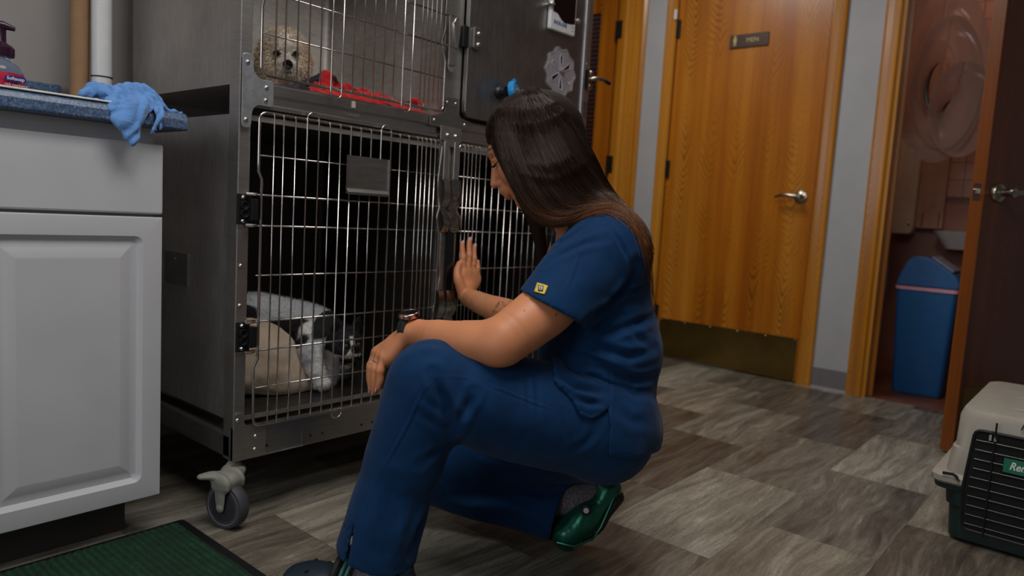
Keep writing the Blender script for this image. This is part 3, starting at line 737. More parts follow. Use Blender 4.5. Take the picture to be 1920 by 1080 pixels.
# ---- wire doors
RB, RF = .0018, .0034
def wire_door(x0, x1, z0, z1, bars, hz, loops_top=(), loops_bot=(), kink_l=None, kink_r=None, kick=(), label=None, thick=()):
    b = MB(); yb = Y0 - .010; r = .016
    def corner(cx, cz, a0): return [(cx + r * math.cos(R_(a0 + a)), yb, cz + r * math.sin(R_(a0 + a))) for a in (0, 22, 45, 68, 90)]
    pts = corner(x1 - r, z1 - r, 0) + corner(x0 + r, z1 - r, 90)
    if kink_l: pts += [(x0, yb, k[1]) if k[0] == 0 else (x0 + k[0], yb, k[1]) for k in kink_l]
    pts += corner(x0 + r, z0 + r, 180) + corner(x1 - r, z0 + r, 270)
    if kink_r: pts += [(x1 + k[0], yb, k[1]) for k in kink_r]
    b.tube(pts, RF, 8, closed=True)
    yf = yb - RF - RB * .6
    skip = set(); 
    for (i, j, top) in [(i, j, True) for i, j in loops_top] + [(i, j, False) for i, j in loops_bot]:
        xa, xb = bars[i], bars[j]; rr = (xb - xa) / 2; zc = (z1 + .001) if top else (z0 - .006)
        arc = [(xa + rr - rr * math.cos(a), yf - .0, zc + (1 if top else -1) * rr * math.sin(a)) for a in np.linspace(0, math.pi, 9)]
        zo = (z0 if top else z1)
        b.tube([(xa, yf, zo)] + arc + [(xb, yf, zo)], RB * 1.15, 6); skip |= {i, j}
    for i, x in enumerate(bars):
        if i in skip: continue
        b.tube([(x, yf, z0), (x, yf, z1)], RB, 6)
    for i, z in enumerate(hz):
        rr = .0026 if z in thick else RB * 1.15
        b.tube([(x0 - .001, yb + .001, z), (x1 + .001, yb + .001, z)], rr, 6)
    o = b.build('wire_door', M['chrome'], cg, smooth=True, auto=False, label=label)
    return o
bl = [.902, .926, .957, .988, 1.020, 1.051, 1.082, 1.113, 1.144, 1.176, 1.208, 1.241, 1.272, 1.303, 1.334, 1.350, 1.366, 1.383, 1.400]
dl = wire_door(.868, 1.430, .228, .943, bl, (.848, .760, .691, .578, .472, .405, .317), ((3, 4), (10, 11)), ((6, 7),), ((0, .83), (0, .812), (.008, .795), (.008, .40), (.008, .385), (-.002, .365)), ((0, .42), (-.008, .44), (-.006, .46), (0, .49), (0, .69), (-.008, .715), (-.008, .735), (0, .757), (-.010, .80), (-.010, .84)), thick=(.760, .691, .472, .405))
du = wire_door(.869, 1.426, 1.024, 1.66, [x - .0015 for x in bl], (1.114, 1.203, 1.285, 1.37, 1.46, 1.55), (), ((5, 6), (12, 13)), ((0, 1.45), (.008, 1.43), (.008, 1.20), (0, 1.17)), ((-.0, 1.16), (-.010, 1.19), (-.016, 1.215), (-.006, 1.245), (-.006, 1.285)), thick=(1.203, 1.285))
br = [1.517, 1.533, 1.549, 1.566, 1.583] + [1.611 + .0315 * i for i in range(13)]
dr = wire_door(1.497, 2.055, .228, .943, br, (.850, .760, .691, .580, .472, .405, .317), ((15, 16),), ((8, 9),), thick=(.760, .691, .472, .405))
# card holder on the lower left door
m = MB()
prof = [(1.097, -.004), (1.101, -.001), (1.108, 0), (1.222, 0), (1.228, -.001), (1.233, -.004)]
pl = [(x, y) for x, y in prof] + [(x, y - .0012) for x, y in prof[::-1]]
m.prism(pl, (0, Y0 - .018, .778), (1, 0, 0), (0, 1, 0), (0, 0, .094))
m.prism([(0, 0), (-.010, -.007), (-.011, -.001), (-.0015, .008)], (1.100, Y0 - .018, .783), (0, 1, 0), (0, 0, 1), (.130, 0, 0))
m.build('card_holder', M['steel_dk'], dl)
# hinges
def hinge(parent, x, z, side=1):
    b = MB(); b.box(x - .020, x + .012, Y0 - .006, Y0 + .001, z - .034, z + .034); b.box(x + .010 * side - .006, x + .010 * side + .010, Y0 - .022, Y0 - .006, z - .024, z + .024)
    for dz in (-.009, .009): b.lathe([(.010, 0), (.010, .006), (.0075, .006), (.0075, .001), (0, .001)], (x - .005, Y0 - .006, z + dz), (0, -1, 0), 16)
    o = b.build('hinge', M['black'], parent, bevel=.0015)
    screws('hinge_screw', [(x - .008, Y0 - .006, z + dz) for dz in (-.026, .026)], parent, .0045, .005)
    for dz in (-.0345, .0345): MB().tube([(x - .004 * side, Y0 - .012, z + dz), (x + .006 * side, Y0 - .018, z + dz), (x + .020 * side, Y0 - .010, z + dz)], .0042, 8).build('hinge_rod', M['chrome'], parent, smooth=True)
hinge(dl, .843, .7265); hinge(dl, .846, .4385); hinge(dr, 2.085, .7265, -1); hinge(dr, 2.085, .4385, -1)
hinge(du, .845, 1.50)
M['latch'] = steel('latch_polished_steel', .36, .14, (2, 2, 4), scratch=.3)
# latches in the centre
def latch_strip(x0, x1, zs, ys, flare=0):
    b = MB(); L = []
    for z, y, fx in zip(zs, ys, flare):
        L.append([(x0 + fx * .3, y, z), ((x0 + x1) / 2 + fx, y - .006, z), (x1 + fx, y - .001, z), (x1 + fx, y + .0012, z), ((x0 + x1) / 2 + fx, y - .004, z), (x0 + fx * .3, y + .002, z)])
    b.rings(L); return b
for (xa, xb) in ((1.431, 1.456), (1.463, 1.495)):
    for zc, par in ((.758, dl), (.440, dl)):
        zs = [zc + d for d in (.082, .080, .045, .022, .006, -.002, -.012, -.026, -.050, -.066, -.072)]
        ys = [Y0 - a for a in (.016, .022, .026, .022, .016, .012, .016, .026, .028, .022, .014)]
        fx = [0, 0, .004, .009, .006, 0, .004, .006, .004, 0, 0]
        latch_strip(xa, xb, zs, ys, fx).build('latch', M['latch'], par, smooth=True)
for (xa, xb, m_) in ((1.436, 1.454, M['steel']), (1.476, 1.494, M['steel'])):
    MB().box(xa, xb, Y0 - .014, Y0 - .002, .835, .945).build('latch_channel', m_, cg, bevel=.002)
b = MB(); b.prism(rpoly([(1.436, .69), (1.494, .69), (1.494, .60), (1.488, .57), (1.494, .54), (1.494, .51), (1.436, .51), (1.436, .54), (1.441, .56), (1.436, .60)], .01), (0, Y0 - .001, 0), (1, 0, 0), (0, 0, 1), (0, -.014, 0)); b.build('latch_cover', M['steel_dk'], cg, bevel=.004)
b = MB(); b.prism(rpoly([(1.455, .70), (1.485, .70), (1.485, .50), (1.455, .50)], .006), (0, Y0 - .014, 0), (1, 0, 0), (0, 0, 1), (0, -.008, 0)); b.build('latch_cover', M['blackp'], cg, bevel=.003)
MB().box(1.436, 1.494, Y0 - .012, Y0 - .001, .235, .36).build('latch_channel', M['steel_dk'], cg, bevel=.002)
# upper door latch hardware next to the solid door
b = MB(); b.prism(rpoly([(1.425, 1.285), (1.462, 1.290), (1.470, 1.25), (1.464, 1.20), (1.455, 1.155), (1.430, 1.150)], .006), (0, Y0 - .020, 0), (1, 0, 0), (0, 0, 1), (0, .002, 0)); b.build('latch', M['steel'], du, bevel=.001)
b = MB(); b.prism(rpoly([(1.430, 1.165), (1.462, 1.175), (1.462, 1.150), (1.448, 1.132), (1.434, 1.138)], .006), (0, Y0 - .016, 0), (1, 0, 0), (0, 0, 1), (0, .002, 0)); b.build('latch', M['plate'], du, bevel=.001)
b = MB()
for z in (1.203, 1.285): b.tube([(1.405, Y0 - .012, z), (1.44, Y0 - .020, z), (1.460, Y0 - .018, z - .004), (1.468, Y0 - .012, z - .006)], .003, 8)
b.tube([(1.452, Y0 - .020, 1.282), (1.440, Y0 - .022, 1.262), (1.446, Y0 - .022, 1.235), (1.458, Y0 - .018, 1.205)], .003, 8)
b.build('latch_rod', M['chrome'], du, smooth=True)
# ---- solid steel door (upper right)
sd = MB(); sd.prism(rpoly([(1.503, ZT - .03), (2.068, ZT - .03), (2.068, 1.020), (1.517, 1.020), (1.503, 1.034)], .004, 2), (0, Y0 - .004, 0), (1, 0, 0), (0, 0, 1), (0, -.016, 0))
sdm = steel('solid_door_steel', .34, .32, (14, 1, 1.5), (1.0, .97, .95), .7)
sdo = sd.build('panel_door', sdm, cg, bevel=.002)
MB().box(2.060, 2.075, Y0 - .026, Y0 - .004, 1.02, ZT - .03).build('door_edge_strip', M['plate'], sdo, bevel=.003)
# its hinge
b = MB(); b.box(1.482, 1.506, Y0 - .020, Y0 - .006, 1.212, 1.272); b.build('hinge', M['black'], sdo, bevel=.003)
b = MB(); b.prism(rrect(.030, .062, .008, 4, 1.530, 1.243), (0, Y0 - .020, 0), (1, 0, 0), (0, 0, 1), (0, -.010, 0)); b.build('hinge', M['steel_dk'], sdo, bevel=.002)
screws('hinge_screw', [(1.533, Y0 - .030, z) for z in (1.256, 1.226)], sdo, .006, .006)
# handle
b = MB(); b.prism(rrect(.030, .135, .013, 5, 2.113, 1.222), (0, Y0 - .001, 0), (1, 0, 0), (0, 0, 1), (0, -.006, 0)); b.build('handle_plate', M['steel'], sdo, bevel=.002)
b = MB(); b.box(2.094, 2.101, Y0 - .026, Y0 - .006, 1.205, 1.262); b.lathe([(.012, 0), (.012, .012), (.008, .020), (0, .021)], (2.114, Y0 - .006, 1.252), (0, -1, 0), 16); b.lathe([(.014, 0), (.014, .012), (.009, .020), (0, .021)], (2.112, Y0 - .006, 1.208), (0, -1, 0), 16)
b.tube([(2.108, Y0 - .006, 1.232), (2.108, Y0 - .030, 1.232), (2.118, Y0 - .040, 1.234), (2.140, Y0 - .046, 1.236), (2.165, Y0 - .046, 1.236), (2.190, Y0 - .046, 1.232)], [.007, .007, .007, .0065, .006, .005], 12)
b.build('door_handle', nickel, sdo, smooth=True)
MB().cyl((2.165, Y0 - .046, 1.236), (2.197, Y0 - .046, 1.231), .0072, 12).build('handle_grip', M['black'], sdo, smooth=True)
MB().prism(rrect(.030, .05, .003, 3, 2.113, 1.13), (0, Y0 - .001, 0), (1, 0, 0), (0, 0, 1), (0, -.004, 0)).build('strike_plate', M['steel_dk'], sdo)
# clear plastic flower-shaped vent cover
ves = NT('clear_acrylic'); ves.set(Base_Color=(.93, .90, .95, 1), Roughness=.12, Transmission_Weight=.75, IOR=1.45); ves = ves.m
cx, cz = 1.938, 1.224; N = 96
def flower(rr, amp): return [(cx + (rr + amp * math.cos(10 * a)) * math.cos(a), cz + (rr + amp * math.cos(10 * a)) * math.sin(a)) for a in np.linspace(0, 2 * math.pi, N, endpoint=False)]
b = MB(); A = flower(.078, .0045); B = flower(.0715, .0045)
yv = Y0 - .0205
b.rings([[(x, yv, z) for x, z in A], [(x, yv - .004, z) for x, z in A], [(x, yv - .005, z) for x, z in B], [(x, yv - .003, z) for x, z in B]], cap=False)
b.prism(B, (0, yv - .001, 0), (1, 0, 0), (0, 0, 1), (0, -.002, 0))
vc = b.build('vent_cover', ves, sdo, smooth=True)
b = MB()
for k in range(6):
    a = R_(92 + 60 * k); ca, sa = math.cos(a), math.sin(a)
    poly = [(.010, -.003), (.050, -.0085), (.056, -.006), (.057, 0), (.056, .006), (.050, .0085), (.010, .003)]
    P = [(cx + r * ca - t * sa, yv - .004, cz + r * sa + t * ca) for r, t in poly]
    b.tube(P, .0013, 6, closed=True)
b.build('vent_petal', simple('vent_frosted_rim', (196, 188, 204), .25), sdo, smooth=True)
for k in (0, 2, 3, 5):
    b = MB(); a = R_(92 + 60 * k); ca, sa = math.cos(a), math.sin(a)
    poly = [(.016, -.002), (.050, -.005), (.050, .005), (.016, .002)]
    b.prism([(cx + r * ca - t * sa, cz + r * sa + t * ca) for r, t in poly], (0, yv - .0035, 0), (1, 0, 0), (0, 0, 1), (0, -.0006, 0))
    b.build('vent_hole', M['hole'], sdo)
b = MB(); b.screw((cx, yv - .003, cz), (0, -1, 0), .008, .008); b.box(cx - .012, cx + .012, yv - .010, yv - .005, cz - .003, cz + .003); b.build('vent_knob', M['screw'], sdo, smooth=True)
# casters
def caster(x, y, name='caster'):
    r = MB(); r.cyl((x, y, .118), (x, y, .150), .0105, 18)
    c0 = r.build('caster', M['steel'], cg, smooth=True)
    n_ = Vector((-.93, -.30, 0)).normalized(); u = Vector((-.30, .93, 0)).normalized(); W = .054
    wc = Vector((x - .030, y - .030, W)); top = Vector((wc.x, wc.y, .112)); st = Vector((x, y, .121))
    f = Field((x - .12, y - .12, .03), (x + .06, y + .06, .145), .0016)
    f.chain([st, top + Vector((.004, .004, .002))], [.027, .029], 0, ((0, 0, 1), .60)); f.cone(st, st + Vector((0, 0, .010)), .018, .017, .003)
    f.box(top - Vector((0, 0, .006)), (.024, .0275, .010), (u, n_, (0, 0, 1)), .006, .006)
    f.chain([top + Vector((-.006, 0, .006)), top + Vector((-.026, .016, .012)), top + Vector((-.046, .028, .011))], [.020, .017, .012], .008, ((0, 0, 1), .55))
    for sg in (-1, 1):
        f.chain([top + n_ * sg * .0225 - Vector((0, 0, .004)), top.lerp(wc, .45) + n_ * sg * .0235, wc + n_ * sg * .0235], [.024, .015, .011], .006, (n_, .30))
        f.ell(wc + n_ * sg * .0255, (.008, .008, .004), (u, (0, 0, 1), n_), .003)
    me = f.mesh('fork', 1); link_mesh('fork', me, M['grey_pl'], c0)
    w_ = MB(); w_.lathe([(W - .010, -.0150), (W - .004, -.0145), (W - .0005, -.009), (W, 0), (W - .0005, .009), (W - .004, .0145), (W - .010, .0150)], wc, n_, 48); w_.build('wheel', M['rubber'], c0, smooth=True)
    w_ = MB(); w_.lathe([(0, -.0165), (.026, -.0165), (.036, -.0150), (W - .0115, -.0135), (W - .0115, .0135), (.036, .0150), (.026, .0165), (0, .0165)], wc, n_, 48); w_.build('hub_cover', M['hub'], c0, smooth=True)
    w_ = MB(); w_.lathe([(W - .0120, -.0148), (W - .0105, -.0156), (W - .0105, .0156), (W - .0120, .0148)], wc, n_, 48)
    w_.build('rim_line', simple('rim_line_grey', (140, 140, 145), .5), c0, smooth=True)
caster(.841, Y0 + .022)
k0 = children(cg)[-1]; 
cas = [o for o in children(cg) if o.name.startswith('caster')][0]
for (dx, dy) in ((1.255, 0), (0, .555), (1.255, .555)):
    c2 = copy_tree(cas, cg); c2.location = Vector((dx, dy, 0))
# ---- things fixed to the solid door
scr = thing('display_screen', (1.918, Y0 - .022, 1.35), 'white framed dark display screen held by thumbscrews on the steel cage door', 'display')
b = MB(); b.prism([(1.852, 1.530), (1.986, 1.530), (1.985, 1.349), (1.982, 1.347), (1.856, 1.344), (1.852, 1.348)], (0, Y0 - .022, 0), (1, 0, 0), (0, 0, 1), (0, -.014, 0)); b.build('case', M['white'], scr, bevel=.003)
b = MB(); b.prism([(1.862, 1.525), (1.980, 1.525), (1.980, 1.385), (1.960, 1.381), (1.925, 1.377), (1.905, 1.384), (1.885, 1.398), (1.862, 1.400)], (0, Y0 - .0362, 0), (1, 0, 0), (0, 0, 1), (0, -.0008, 0)); b.build('screen', M['blackp'], scr)
text('lettering', 'SHOR-LINE', (1.903, Y0 - .0364, 1.369), (1, 0, 0), (0, 0, 1), .0165, simple('logo_blue_ink', (36, 84, 150), .4), scr, bold=True, width=.85)
b = MB(); b.box(1.962, 1.976, Y0 - .0368, Y0 - .0362, 1.372, 1.3735); b.box(1.964, 1.975, Y0 - .0368, Y0 - .0362, 1.360, 1.3615); b.build('printed_line', simple('grey_print', (120, 130, 140), .5), scr)
for x, z in ((1.848, 1.418), (1.992, 1.399)):
    b = MB(); b.lathe([(.006, 0), (.006, .012), (.009, .014), (.009, .022), (.005, .026), (0, .030)], (x, Y0 - .020, z), (0, -1, 0), 16); b.cyl((x - .014, Y0 - .036, z - .001), (x + .016, Y0 - .038, z + .002), .0035, 10)
    b.build('thumbscrew', M['screw'], scr, smooth=True)
g = thing('round_gauge', (1.66, Y0 - .021, 1.11), 'small bright blue round gauge with white face on the steel cage door', 'gauge')
ax = Vector((.35, -.90, .12)).normalized(); g0 = Vector((1.645, Y0 - .021, 1.112))
b = MB(); b.lathe([(0, 0), (.020, 0), (.020, .004), (.015, .010), (.015, .028), (0, .028)], g0 - ax * .0, (0, -1, 0), 24); b.build('suction_base', M['black'], g, smooth=True)
blu = simple('bright_blue_plastic', (28, 150, 220), .35, var=.02)
b = MB(); c1 = g0 + Vector((.018, -.026, .004)); b.lathe([(0, 0), (.024, 0), (.0285, .003), (.030, .010), (.0285, .020), (.0255, .022), (.0245, .020)], c1, ax, 32); b.tube([c1 + ax * .012 + Vector((0, 0, .028)) + Vector((math.cos(a) * .006, 0, math.sin(a) * .006)) for a in np.linspace(0, 6.28, 12, endpoint=False)], .002, 6, closed=True); b.build('case', blu, g, smooth=True)
b = MB(); b.lathe([(0, .0185), (.0245, .0185), (.0245, .0200), (0, .0200)], c1, ax, 32); b.build('dial', M['white'], g)
b = MB(); b.lathe([(0, .0202), (.0085, .0202), (.0085, .0212), (0, .0212)], c1 + Vector((.006, 0, -.006)), ax, 20); b.lathe([(0, .0202), (.003, .0202), (.003, .0212), (0, .0212)], c1 + Vector((-.010, 0, -.004)), ax, 12); b.build('dial_marking', M['blackp'], g)
# tag hanging near the top of the left panel
b = MB(); b.prism(rrect(.030, .05, .010, 4, 1.999, 1.272), (.8305, 0, 0), (0, 1, 0), (0, 0, 1), (-.004, 0, 0)); o_ = b.build('cable_clip', M['white'], bevel=.001); tag(o_, 'small white clip stuck high on the side of the upper cage', 'clip')
# ================================================================ towel
def nz(me, amp, sc, seed=0, oct=2):
    displace(me, lambda V, N: sum(amp / 2 ** i * vnoise(V, sc * 2 ** i, seed + i) for i in range(oct)))
def Y(px, py, y): return on(px, py, 1, y)
f = Field((.44, 1.49, .83), (.76, 1.66, .985), .0016)
f.chain([Y(158, 178, 1.58), Y(180, 168, 1.585), Y(215, 180, 1.57)], [.010, .015, .013], .012)
f.chain([Y(205, 178, 1.565), Y(232, 172, 1.56), Y(262, 172, 1.565), Y(292, 190, 1.56)], [.013, .016, .017, .012], .014)
f.chain([Y(290, 190, 1.56), Y(315, 207, 1.55), Y(338, 211, 1.545)], [.010, .006, .003], .006)
f.chain([Y(208, 190, 1.545), Y(222, 222, 1.518), Y(245, 262, 1.513)], [.012, .012, .004], .008, ((0, 1, 0), .55))
f.chain([Y(225, 188, 1.548), Y(236, 225, 1.516), Y(248, 262, 1.512)], [.014, .014, .004], .008, ((0, 1, 0), .45))
f.chain([Y(240, 185, 1.548), Y(245, 225, 1.514), Y(250, 264, 1.511)], [.014, .013, .003], .008, ((0, 1, 0), .5))
f.chain([Y(285, 182, 1.55), Y(266, 212, 1.513), Y(250, 262, 1.511)], [.013, .012, .003], .008, ((0, 1, 0), .5))
f.chain([Y(250, 182, 1.552), Y(256, 205, 1.52)], [.018, .014], .01, ((0, 1, 0), .7))
f.chain([Y(292, 192, 1.55), Y(298, 215, 1.514), Y(288, 244, 1.513)], [.008, .007, .003], .005, ((0, 1, 0), .5))
f.chain([Y(300, 196, 1.548), Y(303, 215, 1.514), Y(302, 240, 1.513)], [.006, .004, .002], .004, ((0, 1, 0), .5))
me = f.mesh('towel', 1)
nz(me, .0016, 60, 3, 2)
displace(me, lambda V, N: .0019 * np.sin((V[:, 0] * 1.0 - V[:, 2] * .5 + V[:, 1] * .3) * 300 + 6 * vnoise(V, 22, 5)))
displace(me, lambda V, N: .0006 * vnoise(V, 420, 8))
V_ = get_co(me)
tm = simple('blue_shop_towel', (98, 148, 212), .95, var=.06, vs=60, bump=.6, bs=700, Sheen_Weight=.3)
twl = tag(link_mesh('towel', me, tm), 'crumpled frayed light blue towel hanging over the worktop corner', 'towel')
rr = random.Random(4); m = MB()
for (xa, ya, xb, yb) in ((225, 232, 247, 264), (250, 266, 262, 232), (284, 246, 292, 240), (300, 238, 304, 234), (262, 232, 270, 215)):
    for k in range(26):
        t = rr.random(); p = Y(xa + (xb - xa) * t + rr.uniform(-1, 1), ya + (yb - ya) * t, 1.508 + rr.random() * .004); q = p + Vector((rr.uniform(-.003, .003), rr.uniform(-.002, .001), -.002 - .005 * rr.random()))
        m.tube([p, q], [.0004, .0002], 4)
fr_ = m.build('frayed_threads', tm, twl); fr_['kind'] = 'stuff'

# ================================================================ fur helper
def fur(name, me, n, ln, wd, m, parent, seed=0, droop=.4, attr=None, jit=.5):
    rng = np.random.default_rng(seed); V = get_co(me); N = get_no(me)
    i = rng.integers(0, len(V), n); p = V[i] + rng.normal(0, .0008, (n, 3)); d = N[i] + rng.normal(0, jit, (n, 3)); d[:, 2] -= droop
    d /= np.linalg.norm(d, axis=1)[:, None]; L = ln * (.6 + .8 * rng.random(n))[:, None]
    s_ = np.cross(d, rng.normal(0, 1, (n, 3))); s_ /= np.linalg.norm(s_, axis=1)[:, None]; s_ *= wd
    mid = p + d * L * .55; tip = p + d * L; tip[:, 2] -= L[:, 0] * droop * .5
    W = np.stack([p - s_, p + s_, mid + s_ * .8, mid - s_ * .8, tip], 1).reshape(-1, 3)
    b = np.arange(n) * 5
    F4 = np.stack([b, b + 1, b + 2, b + 3], 1); F3 = np.stack([b + 3, b + 2, b + 4], 1)
    me2 = bpy.data.meshes.new(name); me2.from_pydata(W.tolist(), [], F4.tolist() + F3.tolist())
    if attr is not None:
        a = me2.color_attributes.new('col', 'FLOAT_COLOR', 'POINT'); c = np.repeat(attr[i], 5, 0); a.data.foreach_set('color', c.astype(np.float32).ravel())
    o = link_mesh(name, me2, m, parent, True); o['kind'] = 'stuff'; return o
def set_attr(me, C_):
    a = me.color_attributes.new('col', 'FLOAT_COLOR', 'POINT')
    if C_.shape[1] == 3: C_ = np.concatenate([C_, np.ones((len(C_), 1))], 1)
    a.data.foreach_set('color', C_.astype(np.float32).ravel()); return C_
def attr_mat(name, rough, bump=0, bs=300, var=.15, vs=80, **kw):
    t = NT(name); a = t.t.nodes.new('ShaderNodeVertexColor'); a.layer_name = 'col'
    nn = t.noise(t.coord(), vs, 4, .7)
    c = t.mix(1.0, a.outputs[0], t.ramp(nn, [(.3, (1 - var,) * 3), (.7, (1 + var * .0,) * 3)]), 'MULTIPLY')
    t.set(Base_Color=c, Roughness=rough)
    if bump: t.bump(t.noise(t.coord(), bs, 3), bump, .001)
    for k, v in kw.items(): t.set(**{k: v})
    return t.m
furm = attr_mat('animal_fur', .8, .5, 500, .25, 160)
CR, CD = np.array(CX), -np.array(CU); CFW = np.array(CF)
def frame_at(p):
    tw = (Vector((0, 0, CAMZ)) - Vector(p)).normalized(); r = (Vector(CX) - tw * Vector(CX).dot(tw)).normalized(); d = -Vector(CU); d = (d - tw * d.dot(tw) - r * d.dot(r)).normalized()
    return lambda a, b, c: (r * a + d * b + tw * c).normalized()      # right, down, toward the room
# ---------------------------------------------------------------- dog (upper cage)
hc = at(532, 101, 1.83)
dg = thing('dog', (hc.x + .03, hc.y + .05, 1.013), 'small fluffy cream white dog looking out of the upper cage', 'dog')
cv = frame_at(hc); fw = cv(.10, .16, 1).normalized(); rt = cv(1, .06, -.1); upv = fw.cross(rt).normalized(); upv = -upv if upv.z < 0 else upv; rt = upv.cross(fw); rt = rt if rt.dot(Vector(CR)) > 0 else -rt
f = Field(hc - Vector((.13, .13, .12)), hc + Vector((.20, .24, .12)), .002)
f.D[:] = 1
f.ell(hc + upv * .004, (.047, .052, .047), (rt, fw, upv), 0)
f.ell(hc + upv * .030 - fw * .004, (.042, .042, .028), (rt, fw, upv), .02)
f.ell(hc + fw * .048 - upv * .018, (.026, .030, .021), (rt, fw, upv), .02)
for s in (-1, 1):
    f.ell(hc + rt * s * .030 - upv * .022 + fw * .030, (.024, .024, .026), (rt, fw, upv), .018)      # cheeks
    f.chain([hc + rt * s * .046 + upv * .018 - fw * .008, hc + rt * s * .056 - upv * .018 - fw * .006, hc + rt * s * .052 - upv * .042 - fw * .004], [.011, .014, .010], .008)
    f.ell(hc + rt * s * .024 + fw * .052 + upv * .004, (.011, .010, .009), (rt, fw, upv), .006, sub=True)
bod = hc + Vector((.045, .075, -.060))
f.chain([hc - upv * .03 - fw * .02, hc - Vector((0, 0, .07)) - fw * .015, Vector((hc.x + .02, hc.y + .04, 1.05))], [.040, .050, .050], .03)
f.chain([Vector((hc.x + .02, hc.y + .05, 1.065)), Vector((hc.x + .10, hc.y + .13, 1.065))], [.050, .055], .03)
for s in (-1, 1): f.chain([hc + rt * s * .026 - Vector((0, 0, .05)) - fw * .0, Vector((hc.x, hc.y, 1.030)) + rt * s * .028 + fw * .02], [.020, .016], .02)
me = f.mesh('body', 2); nz(me, .004, 60, 2, 3)
V = get_co(me); cream = np.array(lin((240, 226, 208))[:3]); tan = np.array(lin((224, 200, 172))[:3]); wh = np.array(lin((248, 242, 236))[:3])
q = V - np.array(hc); dr_ = np.abs(q @ np.array(rt)); dfw = q @ np.array(fw); du_ = q @ np.array(upv)
wt_ = np.clip((dfw - .02) / .03, 0, 1)[:, None] * np.clip(1 - dr_ / .03, 0, 1)[:, None]; wt2 = np.clip((dr_ - .035) / .02, 0, 1)[:, None]
C_ = cream * (1 - wt2) + tan * wt2; C_ = C_ * (1 - wt_) + wh * wt_
C_ = set_attr(me, C_)
bo = link_mesh('body', me, furm, dg)
fur('fur', me.copy() if False else bo.data, 0, .01, .0004, furm, dg) if False else None
tmp = f.mesh('tmp', 2); fur('fur', tmp, 26000, .011, .0006, furm, dg, 5, .35, C_)
bpy.data.meshes.remove(tmp)
m = MB(); m.lathe([(0, .0), (.010, .001), (.0125, .005), (.011, .010), (.005, .013), (0, .0135)], hc + fw * .080 - upv * .012, fw, 16); m.build('nose', M['blackp'], dg, smooth=True)
m = MB(); m.tube([hc + fw * .076 - upv * .0325 + rt * a for a in (-.010, -.003, .003, .010)], .0028, 8); m.build('mouth', M['black'], dg, smooth=True)
for s in (-1, 1):
    m = MB(); m.lathe([(0, -.008), (.006, -.005), (.0085, 0), (.006, .006), (0, .008)], hc + rt * s * .0225 + fw * .056 + upv * .009, fw, 14); m.build('eye', M['blackp'], dg, smooth=True)
# ---------------------------------------------------------------- blanket in the upper cage
f = Field((.93, 1.53, 1.005), (1.455, 1.90, 1.14), .003)
zz = 1.018
f.chain([(1.02, 1.62, zz), (1.15, 1.60, zz + .006), (1.30, 1.58, zz + .004), (1.42, 1.57, zz)], [.022, .030, .026, .018], .02, ((0, 0, 1), .5))
f.chain([(1.04, 1.78, zz), (1.2, 1.74, zz), (1.40, 1.70, zz)], [.03, .04, .03], .02, ((0, 0, 1), .5))
f.chain([Y(612, 146, 1.66), Y(640, 165, 1.65), Y(690, 178, 1.64), Y(745, 192, 1.62)], [.016, .013, .012, .010], .016)
f.chain([Y(612, 148, 1.66), Y(604, 168, 1.65), Y(580, 172, 1.62)], [.015, .016, .008], .016)
f.chain([Y(760, 196, 1.60), Y(780, 190, 1.59), Y(792, 200, 1.58)], [.010, .011, .008], .01)
f.chain([(1.12, 1.64, 1.03), (1.22, 1.60, 1.03), (1.35, 1.60, 1.03)], [.026, .024, .02], .02)
me = f.mesh('blanket', 2); nz(me, .0035, 45, 4, 3); displace(me, lambda V, N: .002 * np.sin(V[:, 0] * 160 + V[:, 2] * 200 + 3 * vnoise(V, 20, 2)))
V_ = get_co(me); pat = (vnoise(V_, 42, 9) + .5 * vnoise(V_, 90, 12)); rd = np.array(lin((205, 16, 20))[:3]); bk = np.array(lin((26, 14, 16))[:3])
wq = np.clip((pat - .38) / .12, 0, 1)[:, None]; set_attr(me, rd * (1 - wq) + bk * wq)
tag(link_mesh('blanket', me, attr_mat('fleece_blanket', .95, .5, 400, .2, 90, Sheen_Weight=.4)), 'rumpled red and black fleece blanket on the upper cage floor beside the dog', 'blanket')
f = Field((.95, 1.56, 1.005), (1.16, 1.76, 1.12), .002)
f.chain([Y(603, 142, 1.69), Y(585, 152, 1.66), Y(556, 160, 1.60)], [.010, .012, .008], .01, ((0, 0, 1), .8)); f.chain([Y(540, 164, 1.60), Y(560, 168, 1.60), Y(600, 176, 1.62)], [.006, .010, .009], .01)
me = f.mesh('harness', 1); nz(me, .001, 120, 1, 2)
tag(link_mesh('harness', me, simple('dark_navy_webbing', (34, 38, 48), .7)), 'dark navy strap lying between the dog and the red blanket', 'harness')

# ================================================================ lower cage: bed, cat, bowl
f = Field((.845, 1.515, .24), (1.36, 1.96, .50), .004)
ZB = .252
f.chain([at(452, 655, 1.86), at(492, 660, 1.87), at(530, 690, 1.91), at(565, 708, 1.95), at(592, 722, 1.99)], [.085, .076, .062, .045, .026], .03)
f.chain([at(458, 700, 1.83), at(520, 712, 1.88), at(575, 722, 1.95)], [.05, .046, .028], .03)
f.box((1.06, 1.80, ZB + .022), (.20, .13, .022), None, .02, .03)
f.chain([(.90, 1.70, .33), (.92, 1.90, .33), (1.10, 1.92, .32), (1.28, 1.88, .31)], [.06, .055, .05, .045], .03)
f.box((1.1, 1.7, ZB - .05), (.4, .4, .0495), None, 0, .0, sub=True)
me = f.mesh('pet_bed', 2); nz(me, .003, 22, 6, 2); displace(me, lambda V, N: .0006 * vnoise(V, 300, 3))
tag(link_mesh('pet_bed', me, simple('beige_suede_bed', (200, 180, 158), .95, var=.08, vs=18, bump=.5, bs=400, Sheen_Weight=.3)), 'beige padded pet bed in the lower left cage under the cat', 'pet bed')
